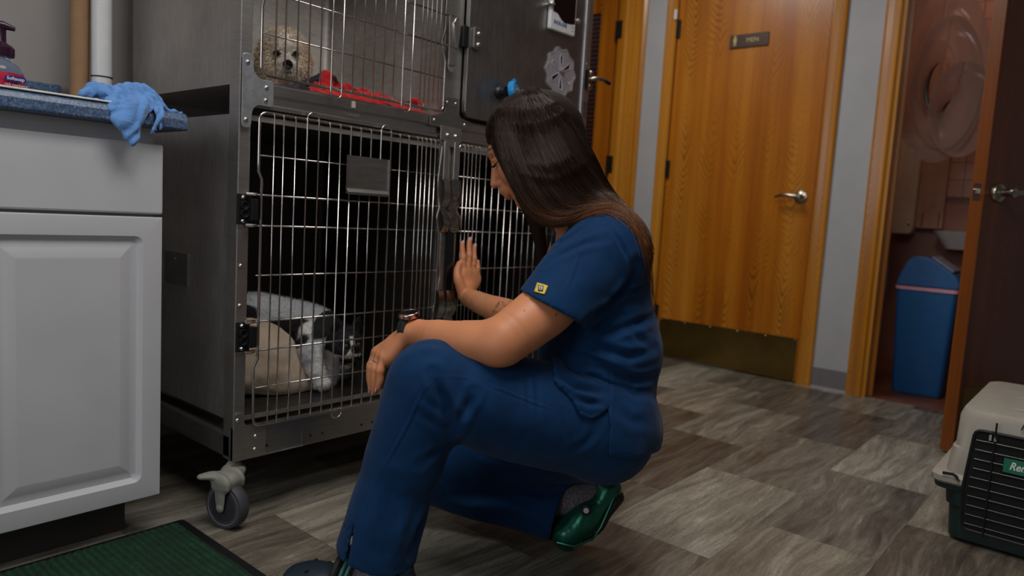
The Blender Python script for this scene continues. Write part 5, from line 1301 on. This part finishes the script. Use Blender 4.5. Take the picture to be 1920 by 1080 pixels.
# ---- scrubs ----------------------------------------------------------------
def scrub_mat():
    t = NT('navy_scrub_cloth'); v = t.coord()
    a = t.noise(v, 12, 4, .6); b = t.noise(v, 900, 2, .6)
    f_ = t.math('ADD', t.math('MULTIPLY', a, .6), t.math('MULTIPLY', b, .4))
    t.set(Base_Color=t.ramp(f_, [(.3, lin((3, 38, 74))), (.7, lin((5, 55, 98)))]), Roughness=.8, Sheen_Weight=.06, Sheen_Roughness=.5, Specular_IOR_Level=.18)
    t.bump(t.math('ADD', t.math('MULTIPLY', b, .5), t.noise(v, 60, 3)), .22, .0015); return t.m
navy = scrub_mat()
inner = simple('navy_inside', (6, 22, 46), .9)
# trousers
f = Field((.64, .56, 0.0), (1.66, 1.45, .90), .0036)
hl = at(703, 1045, 1.362); PTh = Vector((PT.x, PT.y, 0)).normalized()
f.chain([at(786, 770, 1.345), at(752, 880, 1.355), at(722, 975, 1.36), at(703, 1045, 1.365), at(690, 1100, 1.365)], [.068, .070, .0735, .0770, .078], 0)
fr = (at(640, 1020, 1.36) - at(765, 1040, 1.33)); fr.z = 0; fr.normalize(); tn = (Vector((0, 0, 1)) - fr * .24).normalized(); fa = (fr - tn * fr.dot(tn)).normalized()
f.box(Vector((hl.x, hl.y, .098)) - tn * .12, (.16, .16, .12), (fa, tn.cross(fa), tn), 0, 0, sub=True)
f.chain([hl + Vector((0, 0, .06)), hl + Vector((0, 0, -.1))], [.058, .061], 0, sub=True)
sa = (at(648, 1050, 1.31) - at(669, 975, 1.31)).normalized(); sb = (PT - sa * PT.dot(sa)).normalized()
for q_ in range(5): f.box(at(664 - 3.0 * q_, 992 + 14 * q_, 1.31), (.0014 + .0005 * q_, .10, .0085), (sa.cross(sb), sb, sa), 0, 0, sub=True)
ax_ = (at(1075, 985, 1.655) - at(960, 945, 1.695)).normalized(); ce = at(1048, 965, 1.66)
f.chain([at(785, 886, 1.735), at(870, 915, 1.72), at(960, 938, 1.695), at(1032, 955, 1.67), at(1085, 965, 1.655)], [.064, .066, .067, .070, .072], .03, ((0, 0, 1), .95))
f.box(ce + ax_ * .06, (.06, .11, .11), (ax_, PT, ax_.cross(PT)), 0, 0, sub=True)
f.chain([ce - ax_ * .04, ce + ax_ * .05], [.056, .060], 0, sub=True, flat=((0, 0, 1), .95))
f.chain([at(1125, 800, 1.475), at(1010, 775, 1.42), at(900, 748, 1.37), at(818, 722, 1.345)], [.106, .104, .093, .074], .03)
f.ell(at(802, 708, 1.335), (.064, .064, .062), (PR, PT, PD), .03)
f.chain([at(808, 718, 1.345), at(786, 775, 1.345), at(764, 850, 1.353)], [.068, .068, .068], .03)
f.chain([at(1130, 815, 1.63), at(1000, 830, 1.67), at(870, 855, 1.71), at(775, 878, 1.74)], [.105, .096, .084, .066], .03)
f.ell(at(1128, 815, 1.56), (.106, .155, .098), (PR, PT, PD), .04)
f.chain([at(1130, 760, 1.55), at(1130, 700, 1.56)], [.10, .09], .04, (PT, 1.3))
f.box((1.1, 1, -.094), (2, 2, .10), None, 0, 0, sub=True)
me = f.mesh('trousers', 2)
TD = f.D
nz(me, .0022, 14, 3, 2)
bv = bvh_of(me)
creases(me, bv, [
 (((704, 905), (735, 850), (765, 795), (792, 735), (822, 705)), .0028, .0024), (((822, 705), (870, 708), (940, 730), (1010, 758), (1090, 790)), .0024, .0022), (((704, 905), (680, 965)), .0016, .0022),
 (((850, 808), (842, 775), (826, 738), (812, 700)), -.012, .009), (((852, 800), (872, 770), (890, 735)), -.007, .008), (((846, 812), (830, 780), (800, 740)), -.005, .008),
 (((845, 815), (815, 790), (790, 775)), -.004, .007), (((842, 835), (815, 850), (790, 870)), -.003, .008), (((856, 822), (905, 850), (960, 868)), -.004, .010),
 (((800, 960), (788, 990), (772, 1035)), -.006, .010), (((735, 900), (725, 960), (712, 1030)), -.0035, .012), (((765, 950), (750, 1000), (745, 1050)), .005, .010), 
 (((985, 700), (990, 740), (995, 790)), -.0022, .005), (((1000, 702), (1008, 745), (1010, 780)), -.002, .005), (((1055, 770), (1058, 800), (1060, 830)), -.0025, .005), (((1120, 800), (1100, 830), (1060, 850)), -.003, .008),
 (((870, 930), (920, 925), (980, 915), (1040, 918)), -.008, .012), (((850, 945), (900, 950), (970, 955)), .004, .010), (((900, 960), (960, 975), (1010, 985)), -.003, .010), (((940, 930), (1000, 950), (1030, 985)), -.004, .008),
 (((770, 660), (800, 655), (840, 662)), .002, .010), (((830, 700), (860, 730), (900, 790), (930, 850)), -.003, .012)])
link_mesh('trousers', me, navy, pe)
# top
f = Field((.64, .56, 0.0), (1.66, 1.45, .90), .0036)
f.chain([at(1140, 462, 1.435), at(1090, 514, 1.405), at(1040, 577, 1.372), at(1012, 611, 1.355)], [.078, .078, .0735, .0735], 0)
hx = (at(1040, 577, 1.372) - at(1090, 512, 1.405)).normalized(); he = at(1040, 577, 1.372) + hx * .002
hd_ = (at(1097, 607, 1.36) - at(982, 545, 1.385)).normalized(); hn = hd_.cross(PT).normalized(); hn = hn if hn.dot(hx) > 0 else -hn
f.box(he + hn * .06, (.10, .10, .06), (hd_, hn.cross(hd_), hn), 0, 0, sub=True)
f.chain([he - hx * .022, he + hx * .03], [.060, .0660], 0, sub=True)
f.chain([at(1100, 460, 1.655), at(1058, 560, 1.72), at(1040, 600, 1.75)], [.070, .062, .058], .03)
f.chain([at(1128, 480, 1.535), at(1124, 545, 1.54), at(1122, 640, 1.55), at(1126, 730, 1.555)], [.092, .108, .119, .116], .04, (PT, 1.28))
f.ell(at(1124, 655, 1.55), (.128, .150, .10), (PR, PT, PD), .04)
g3 = Field((.64, .56, 0.0), (1.66, 1.45, .90), .0036)
g3.ell(at(1134, 800, 1.555), (.121, .165, .115), (PR, PT, PD), 0)
g3.ell(at(1085, 690, 1.53), (.11, .13, .07), (PR, PT, PD), .04)
# the lower part of the top lies over the seat and thigh: a cloth shell with a hem and side slit
HEM = np.array([(1040, 640), (1040, 712), (1062, 738), (1078, 757), (1086, 776), (1096, 784), (1110, 786), (1124, 781), (1134, 770), (1141, 762), (1143, 800), (1143, 853), (1165, 857), (1200, 859), (1250, 840), (1270, 640)], float)
sl, G_ = g3._blk(np.array(at(1150, 760, 1.55)) - .27, np.array(at(1150, 760, 1.55)) + .27)
X_, Y_, Z_ = G_[0], G_[1], G_[2] - CAMZ
dd_ = X_ * CFv.x + Y_ * CFv.y + Z_ * CFv.z
qx = 960 + 1350 * (X_ * PR.x + Y_ * PR.y + Z_ * PR.z) / dd_; qy = 540 + 1350 * (X_ * PD.x + Y_ * PD.y + Z_ * PD.z) / dd_
pd_ = np.full(qx.shape, 1e9, np.float32); ins = np.zeros(qx.shape, bool)
for i in range(len(HEM)):
    a_, b_ = HEM[i], HEM[(i + 1) % len(HEM)]; e_ = b_ - a_; t_ = np.clip(((qx - a_[0]) * e_[0] + (qy - a_[1]) * e_[1]) / (e_ @ e_), 0, 1)
    pd_ = np.minimum(pd_, np.hypot(qx - a_[0] - t_ * e_[0], qy - a_[1] - t_ * e_[1]).astype(np.float32))
    cr = ((a_[1] > qy) != (b_[1] > qy)) & (qx < (b_[0] - a_[0]) * (qy - a_[1]) / (b_[1] - a_[1] + 1e-9) + a_[0]); ins ^= cr
pd_ = np.where(ins, -pd_, pd_) * dd_ / 1350
low = np.maximum(np.minimum(g3.D[sl], TD[sl] - .0085), pd_).astype(np.float32)
kk = .03; A_ = f.D[sl]; hh = np.clip(kk - np.abs(A_ - low), 0, None) / kk * (qy < 700); f.D[sl] = np.minimum(A_, low) - hh * hh * kk * .25
f.chain([at(1142, 462, 1.44), at(1128, 446, 1.55), at(1100, 452, 1.65)], [.072, .074, .070], .04)
me = f.mesh('scrub_top', 2); nz(me, .0022, 16, 7, 2); bv = bvh_of(me)
creases(me, bv, [
 (((1025, 472), (1050, 455), (1085, 432), (1105, 420)), -.0055, .006), (((1025, 495), (1055, 475), (1100, 455), (1135, 448)), -.005, .007), (((1035, 440), (1065, 420), (1095, 405)), -.004, .006),
 (((1140, 425), (1160, 450), (1175, 480), (1180, 500)), -.0035, .004), (((1100, 605), (1140, 572), (1180, 530), (1192, 495)), -.011, .010), (((1135, 560), (1185, 545), (1228, 515)), -.005, .006), (((1130, 575), (1190, 580), (1232, 570)), .004, .010),
 (((1092, 640), (1130, 655), (1180, 668), (1230, 655)), -.009, .008), (((1100, 612), (1150, 622), (1200, 605), (1230, 592)), -.009, .008), (((1085, 672), (1130, 690), (1190, 712), (1228, 705)), -.008, .008), (((1060, 660), (1100, 668), (1142, 684)), -.003, .005),
 (((1142, 660), (1143, 720), (1143, 762)), -.002, .003), (((1150, 850), (1180, 852), (1215, 850)), -.0012, .002), (((1080, 752), (1090, 772), (1108, 779), (1126, 772)), -.001, .0018), (((1150, 700), (1190, 740), (1225, 745)), -.004, .009), (((1150, 760), (1185, 790), (1222, 790)), -.0035, .010), (((1040, 700), (1080, 725), (1135, 740)), -.009, .008), (((1070, 740), (1100, 755), (1138, 757)), -.005, .006),
 (((1022, 700), (1060, 735), (1090, 765)), -.004, .007), (((1052, 570), (1090, 590)), -.001, .002), (((1058, 545), (1070, 520), (1085, 480), (1092, 465)), .0016, .003), (((1170, 600), (1200, 640), (1228, 650)), -.004, .008), (((1020, 650), (1070, 690), (1110, 712)), -.005, .008)])
to = link_mesh('scrub_top', me, navy, pe)
# hem stitching on the sleeve and the yellow tag
bv2 = bvh_of(me)
def lie(px, py, off=.0008, d0=1.4):
    p, n_ = hit(bv2, px, py, d0); return p + n_ * off + pe.location * 0
T0 = pe.location
rawV = get_co(me)
def bvh_world(o):
    V = get_co(o.data) + np.array(root_loc(o.parent)); return BVHTree.FromPolygons([Vector(v) for v in V], [tuple(p.vertices) for p in o.data.polygons])
bv2 = bvh_world(to)
def patch_on(bvx, quad, off, name, mat_, parent, nx=8):
    vs = []; fs = []
    for j in range(nx + 1):
        for i in range(nx + 1):
            u, v = i / nx, j / nx
            px = (quad[0][0] * (1 - u) + quad[1][0] * u) * (1 - v) + (quad[3][0] * (1 - u) + quad[2][0] * u) * v
            py = (quad[0][1] * (1 - u) + quad[1][1] * u) * (1 - v) + (quad[3][1] * (1 - u) + quad[2][1] * u) * v
            p, n_ = hit(bvx, px, py, 1.35); vs.append(p + n_ * off)
    for j in range(nx):
        for i in range(nx): a = j * (nx + 1) + i; fs.append((a, a + 1, a + nx + 2, a + nx + 1))
    m = MB(); m.add(vs, fs); o = m.build(name, mat_, parent, smooth=True, auto=False); s_ = o.modifiers.new('t', 'SOLIDIFY'); s_.thickness = .0008; return o
yl = patch_on(bv2, [(1008, 531), (1028, 537), (1021, 553), (1002, 548)], .0016, 'sleeve_tag', simple('yellow_tag', (226, 190, 60), .6), to)
patch_on(bv2, [(1010, 536.5), (1019.5, 537.5), (1018.5, 548), (1009.5, 547.5)], .0027, 'tag_badge', M['black'], to, 4)
patch_on(bv2, [(1011.5, 538.3), (1018, 539.2), (1017, 546.2), (1011, 545.6)], .0036, 'tag_badge', M['white'], to, 4)
patch_on(bv2, [(1013, 540.2), (1016.6, 540.6), (1016.4, 541.8), (1012.9, 541.4)], .0044, 'tag_badge', M['black'], to, 2)
patch_on(bv2, [(1012.8, 543), (1016.2, 543.4), (1016, 544.6), (1012.7, 544.2)], .0044, 'tag_badge', M['black'], to, 2)
# ---- hair -----------------------------------------------------------------
f = Field(at(1050, 350, 1.5) - Vector((.36, .36, .30)), at(1050, 350, 1.5) + Vector((.30, .30, .24)), .0028)
f.ell(hp(-.018, .034), (.092, .084, .082), AX, 0)
f.ell(hp(.012, .060), (.070, .052, .066), AX, .025)
f.chain([hp(-.030, .015), at(1052, 318, 1.50), at(1092, 368, 1.50), at(1135, 402, 1.50)], [.084, .076, .056, .034], .04, (PT, 1.1))
f.chain([at(1140, 404, 1.50), at(1180, 440, 1.50), at(1205, 490, 1.51), at(1218, 545, 1.52)], [.030, .016, .009, .004], .02, (PT, 2.6))
f.chain([at(955, 232, 1.455), at(959, 300, 1.425), at(977, 348, 1.42), at(999, 390, 1.42), at(1035, 411, 1.42), at(1085, 400, 1.43), at(1140, 394, 1.445)], [.033, .022, .022, .022, .019, .018, .016], .022)
f.chain([at(958, 230, 1.575), at(972, 300, 1.56), at(996, 350, 1.555), at(1018, 388, 1.555), at(1050, 400, 1.555), at(1140, 394, 1.575)], [.033, .024, .024, .024, .020, .016], .022)
f.chain([at(990, 330, 1.43), at(1020, 375, 1.425), at(1060, 395, 1.43)], [.030, .026, .020], .02)
f.chain([at(1045, 330, 1.43), at(1075, 385, 1.43), at(1120, 392, 1.43)], [.045, .028, .018], .03)
f.chain([at(990, 380, 1.56), at(1008, 430, 1.55), at(1016, 480, 1.56), at(1018, 525, 1.57)], [.022, .018, .014, .006], .02)
# face opening
f.ell(hp(.114, -.030, 0), (.058, .095, .048), AX, .004, sub=True)
hm = f.mesh('hair', 2)
VV = np.concatenate([get_co(hm), get_co(to.data) + np.array(pe.location)]); nF = len(hm.vertices)
bvh = BVHTree.FromPolygons([Vector(v) for v in VV], [tuple(p.vertices) for p in hm.polygons] + [tuple(nF + i for i in p.vertices) for p in to.data.polygons])
def hair_mat():
    t = NT('dark_brown_hair'); a = t.t.nodes.new('ShaderNodeVertexColor'); a.layer_name = 'col'
    t.set(Base_Color=a.outputs[0], Roughness=.40, Specular_IOR_Level=.35, Specular_Tint=(1, .82, .7, 1)); return t.m
hmat = hair_mat()
root_c = np.array(lin((36, 26, 22))[:3]); mid_c = np.array(lin((56, 38, 30))[:3]); tip_c = np.array(lin((136, 88, 56))[:3])
V = get_co(hm); 
zz = np.array([ (Vector(v) - O_).dot(PD) for v in V[:1]])
dn = (V - np.array(O_)) @ np.array(PD); rg = (V - np.array(O_)) @ np.array(PR)
tt = np.clip((dn + .30) / .30, 0, 1)
hs2 = vnoise(V, 30, 2) * .5 + .5
Cb = root_c * (1 - tt[:, None] * .6) + mid_c * tt[:, None] * .6; set_attr(hm, Cb)
displace(hm, lambda V, N: -.0025 + 0 * V[:, 0])
hb = attr_mat('hair_underlayer', .8, 0, 300, .3, 120, Specular_IOR_Level=.08); ho = link_mesh('hair', hm, hb, pe)
G = [[(955, 176), (925, 215), (914, 256), (938, 302), (958, 350), (982, 394), (1016, 422), (1054, 424), (1090, 400)],
     [(962, 172), (935, 225), (945, 290), (968, 350), (996, 396), (1032, 416), (1070, 406), (1110, 388), (1150, 388)],
     [(970, 170), (955, 230), (972, 300), (1005, 365), (1035, 400), (1072, 398), (1115, 384), (1160, 390), (1195, 425)],
     [(978, 168), (985, 230), (1012, 305), (1045, 368), (1080, 388), (1125, 382), (1165, 388), (1190, 412), (1206, 450)],
     [(986, 167), (1015, 225), (1048, 300), (1082, 355), (1120, 376), (1158, 384), (1190, 412), (1214, 462), (1226, 525)],
     [(994, 167), (1040, 218), (1078, 280), (1115, 338), (1148, 372), (1178, 400), (1203, 445), (1222, 505), (1236, 575)],
     [(1004, 166), (1056, 206), (1095, 268), (1130, 325), (1162, 368), (1188, 402), (1210, 448), (1228, 508), (1238, 590)]]
G = np.array(G, float)
def catmull(P, n):
    P = np.asarray(P, float); m = len(P) - 1; out = []
    for t in np.linspace(0, m, n):
        i = min(int(t), m - 1); u = t - i; p0, p1, p2, p3 = P[max(i - 1, 0)], P[i], P[i + 1], P[min(i + 2, m)]
        out.append(.5 * ((2 * p1) + (-p0 + p2) * u + (2 * p0 - 5 * p1 + 4 * p2 - p3) * u * u + (-p0 + 3 * p1 - 3 * p2 + p3) * u ** 3))
    return np.array(out)
rng = np.random.default_rng(11)
G = G[:, :, :]
NP = 24; allv = []; allf = []; allc = []
NS = 7000
GS = np.array([catmull(g, NP) for g in G])
for s in range(NS):
    q = rng.random() * (len(G) - 1); i = min(int(q), len(G) - 2); u = q - i
    P = GS[i] * (1 - u) + GS[i + 1] * u
    cl_ = math.floor(q * 9); ro = np.random.default_rng(cl_).normal(0, 3.0, (4, 2))          # locks share an offset
    w1 = np.linspace(0, 1, NP)[:, None]
    P = P + (rng.normal(0, 2.2, 2) * (1 - w1) + rng.normal(0, 4.0, 2) * w1) + np.sin(w1 * 3.1 + rng.random() * 6) * rng.normal(0, 1.5, 2) + ro[0] * w1
    off = .0012 + .0045 * rng.random() * (.4 + .6 * w1[:, 0])
    if rng.random() < .04: off = off + .004 * w1[:, 0]
    k0 = 0 if rng.random() < .6 else rng.integers(0, 8); k1 = NP if rng.random() < .5 else rng.integers(12, NP)
    pts = []
    for k in range(k0, k1):
        p, n_ = hit(bvh, P[k, 0], P[k, 1], 1.5)
        if p is None: continue
        pts.append((np.array(p + n_ * float(off[k])), k))
    if len(pts) < 4: continue
    A = np.array([p for p, _ in pts]); 
    # drop jumps
    st = np.linalg.norm(np.diff(A, axis=0), axis=1)
    if st.max() > .075: 
        c = int(np.argmax(st > .075)); 
        if c < 4: continue
        A = A[:c + 1]; pts = pts[:c + 1]
    for _ in range(2): A[1:-1] = A[1:-1] * .5 + .25 * (A[:-2] + A[2:])
    n = len(A); T_ = np.gradient(A, axis=0); T_ /= np.linalg.norm(T_, axis=1)[:, None] + 1e-9
    up = np.cross(T_, np.array(PT)); up /= np.linalg.norm(up, axis=1)[:, None] + 1e-9; v2 = np.cross(T_, up)
    ks = np.array([k for _, k in pts[:n]]) / (NP - 1); r = .00048 * (1 - .6 * np.linspace(0, 1, n)) 
    lk = np.random.default_rng(9000 + math.floor(q * 9)); hue = rng.normal(0, .10) + lk.normal(0, .10); br_ = np.clip((1 + rng.normal(0, .30)) * (1 + lk.normal(0, .30)), .35, 2.4)
    base = len(allv) 
    ring = [A + up * r[:, None], A - up * .5 * r[:, None] + v2 * .87 * r[:, None], A - up * .5 * r[:, None] - v2 * .87 * r[:, None]]
    W = np.stack(ring, 1).reshape(-1, 3); nb = sum(len(x) for x in allc)
    allv.append(W)
    tcol = np.clip((ks - .45) / .5 + hue, 0, 1)[:, None]; c3 = (root_c * (1 - ks[:, None]) + mid_c * ks[:, None]) * (1 - tcol) + tip_c * tcol
    allc.append(np.repeat(c3 * br_, 3, 0))
    idx = nb + np.arange(n - 1)[:, None] * 3
    for a in range(3):
        b = (a + 1) % 3; allf.append(np.concatenate([idx + a, idx + b, idx + 3 + b, idx + 3 + a], 1))
W = np.concatenate(allv); Fh = np.concatenate(allf); me = Field.tomesh('hair_strands', W, Fh); set_attr(me, np.concatenate(allc))
so = link_mesh('hair_strands', me, hmat, ho); so['kind'] = 'stuff'

# ---- watch -----------------------------------------------------------------
wt_ = thing('watch', (0, 0, 0), None, None); wt_.parent = pe; wt_.location = -pe.location + Vector(at(765, 615, 1.45)); 
bpy.data.objects.remove(wt_)
wc = at(770, 618, 1.4525); wax = (at(790, 624, 1.435) - at(765, 619, 1.457)).normalized(); wup = (-PD + PT * .25 - PR * .12); wup = (wup - wax * wup.dot(wax)).normalized(); wsd = wax.cross(wup)
fc = wc + wup * .031
m = MB(); m.lathe([(0, -.006), (.017, -.006), (.0205, -.003), (.021, .003), (.0195, .0055), (.0185, .006), (.0180, .005), (0, .005)], fc, wup, 40); wo = m.build('watch', simple('rose_gold_case', (214, 168, 158), .22, 1.0), pe, smooth=True)
m = MB(); m.lathe([(0, .0058), (.0180, .0056), (.0182, .0050), (0, .0050)], fc, wup, 40); m.build('watch_glass', M['blackp'], wo, smooth=True)
m = MB()
n = 40; L = []
for k in range(n):
    a = 2 * math.pi * k / n; rad = .0272 + .001 * math.cos(a); c_ = wc + wup * rad * math.cos(a) * 1.03 + wsd * rad * math.sin(a) * 1.0
    nrm_ = (wup * math.cos(a) + wsd * math.sin(a)); hw = .0095 - .0012 * (1 - math.cos(a))
    L.append([c_ - wax * hw, c_ - wax * hw + nrm_ * .0024, c_ + wax * hw + nrm_ * .0024, c_ + wax * hw])
L.append(L[0]); m.rings(L, cap=False); m.build('watch_band', NT('x').m if False else simple('black_floral_band', (24, 26, 28), .5, var=.9, vs=140), wo, smooth=True)
# rings
def fring(c, ax, r, m_, stone=None):
    u, v = basis(ax); mm = MB(); mm.tube([Vector(c) + (u * math.cos(a) + v * math.sin(a)) * r for a in np.linspace(0, 2 * math.pi, 24, endpoint=False)], .0011, 6, closed=True); o = mm.build('finger_ring', m_, pe, smooth=True)
    if stone is not None:
        mm = MB(); mm.lathe([(0, -.003), (.0035, .0005), (.0025, .003), (0, .003)], stone, (-PR - PD * .2), 8); mm.build('ring_stone', simple('ring_diamond', (235, 240, 250), .05, .6), o)
K = H(*kn_[2]); T_ = H(*tp_[2]); fring(K.lerp(T_, .16), T_ - K, .0098, simple('gold_ring', (226, 184, 110), .2, 1.0))
K = at(*hd[1]); T_ = at(*mids[1]); cc = K.lerp(T_, .55); fring(cc, T_ - K, .0105, simple('silver_ring', (220, 220, 225), .15, 1.0), cc - PR * .0135 + PT * .004)
# ---- clogs and socks -------------------------------------------------------
grn = NT('green_metallic_clog'); grn.set(Base_Color=lin((26, 96, 78)), Metallic=.55, Roughness=.3); grn.bump(grn.noise(grn.coord(), 300, 2), .1, .001); grn = grn.m
drk = NT('shaded_green_clog'); drk.set(Base_Color=lin((34, 48, 60)), Metallic=.35, Roughness=.36); drk.bump(drk.noise(drk.coord(), 300, 2), .1, .001); drk = drk.m  # near clog is the same green, its shade put into the colour
sole = simple('black_clog_sole', (16, 20, 20), .7)
sockm = simple('grey_marl_sock', (104, 100, 108), .95, var=.5, vs=420, bump=.5, bs=600)
def clog(name, heel, ball, toe, solev, side, mat_, opening, label=None):
    """chain heel-ball-toe; solev = direction from foot to sole; side = across"""
    lo = Vector((min(p[i] for p in (heel, ball, toe)) for i in range(3))) - Vector((.09, .09, .09)); hi = Vector((max(p[i] for p in (heel, ball, toe)) for i in range(3))) + Vector((.09, .09, .09))
    f = Field(lo, hi, .0022)
    f.chain([heel, heel.lerp(ball, .5), ball, toe], [.032, .031, .034, .027], .02, (side, 1.32))
    f.ell(ball.lerp(toe, .45) - solev * .004, (.052, .047, .032), ((toe - ball), side, solev), .02)
    f.chain([heel - solev * .012, heel - solev * .045], [.030, .020], .01, (side, 1.2))
    # foot opening
    f.ell(opening, (.060, .032, .052), ((ball - heel), side, solev), .006, sub=True)
    me = f.mesh(name, 2); o = link_mesh(name, me, mat_, pe, True, label=label)
    f = Field(lo, hi, .0024)
    f.chain([heel + solev * .024, heel.lerp(ball, .5) + solev * .024, ball + solev * .026, toe + solev * .018], [.017, .015, .015, .014], .01, (side, 2.5))
    me = f.mesh('sole', 2); link_mesh('sole', me, sole, o)
    return o
# right (far) foot, toes bent under, heel raised
hR, bR, tR = at(1140, 918, 1.66), at(1098, 975, 1.645), at(1056, 1000, 1.632)
sv = (PR * .80 + PD * .60).normalized(); sv2 = sv
gR = clog('clog', hR, bR, tR, sv, PT, grn, at(1078, 925, 1.655), 'metallic green clog')
m = MB(); q0 = at(1099, 957, 1.595); m.lathe([(0, .004), (.0058, .0035), (.0068, 0), (.0068, -.004), (0, -.004)], q0, PT, 20); m.build('strap_rivet', simple('white_rivet', (200, 204, 204), .4), gR, smooth=True)
m = MB(); m.lathe([(.0068, .001), (.0125, .000), (.0125, -.006), (.0068, -.006)], q0, PT, 24); m.build('strap_end', sole, gR, smooth=True)
m = MB(); m.tube([lift(tR, -.016, .010, .030), lift(tR, .02, .014, .045), lift(bR, .012, .030, .040), lift(bR, .030, .004, .038), lift(hR, .012, .0, .036)], .0025, 6); m.build('edge_ridge', grn, gR, smooth=True)
f = Field(at(1075, 930, 1.66) - Vector((.12, .12, .10)), at(1075, 930, 1.66) + Vector((.12, .12, .12)), .003)
f.chain([at(1030, 940, 1.67), at(1075, 935, 1.66), at(1112, 918, 1.66)], [.036, .036, .030], .02); f.chain([at(1078, 938, 1.66), at(1096, 960, 1.65)], [.034, .030], .02)
link_mesh('sock', f.mesh('sock', 2), sockm, pe)
# left (near) foot flat on the floor
aL = at(712, 1062, 1.35); tip = at(540, 1085, 1.375); dirf = Vector((tip.x - aL.x, tip.y - aL.y, 0)).normalized(); sd_ = Vector((-dirf.y, dirf.x, 0))
hL = Vector((aL.x, aL.y, .034)) - dirf * .045; bL = hL + dirf * .150 - Vector((0, 0, .002)); tL = hL + dirf * .205 - Vector((0, 0, .006)); dn_ = Vector((0, 0, -1))
gL = clog('clog', hL, bL, tL, dn_, sd_, drk, Vector((aL.x, aL.y, .088)) + dirf * .004, 'metallic green clog on the forward foot, shade darkened into its colour')
for (a, b_) in ((.150, -.018), (.150, .008), (.178, -.022), (.178, 0), (.178, .022), (.203, -.012), (.203, .012), (.128, -.024)):
    m = MB(); p = hL + dirf * a + sd_ * b_ + Vector((0, 0, .0315 if a < .19 else .026)); m.lathe([(0, .003), (.0042, .002), (.0042, -.004), (0, -.004)], p, (dirf.x * .15, dirf.y * .15, 1), 12); m.build('vent_hole', M['hole'], gL)
for k, (o1, rr_) in enumerate(((0, .0075), (.014, .0045), (.024, .0040))):
    m = MB(); c_ = hL + dirf * (.134 - o1) + Vector((0, 0, -.004)); 
    m.tube([c_ + sd_ * (math.cos(a) * .049) + Vector((0, 0, math.sin(a) * .074)) - dirf * math.sin(a) * .022 for a in np.linspace(-.1, math.pi + .1, 22)], rr_, 8); m.build('clog_strap', sole if k == 0 else simple('teal_strap_edge', (28, 92, 92), .4), gL, smooth=True)
f = Field(aL - Vector((.14, .14, .12)), aL + Vector((.14, .14, .12)), .003)
f.chain([Vector((aL.x, aL.y, .19)), Vector((aL.x, aL.y, .08)), Vector((aL.x, aL.y, .052)) + dirf * .052], [.040, .039, .028], .02)
link_mesh('sock', f.mesh('sock', 2), sockm, pe)
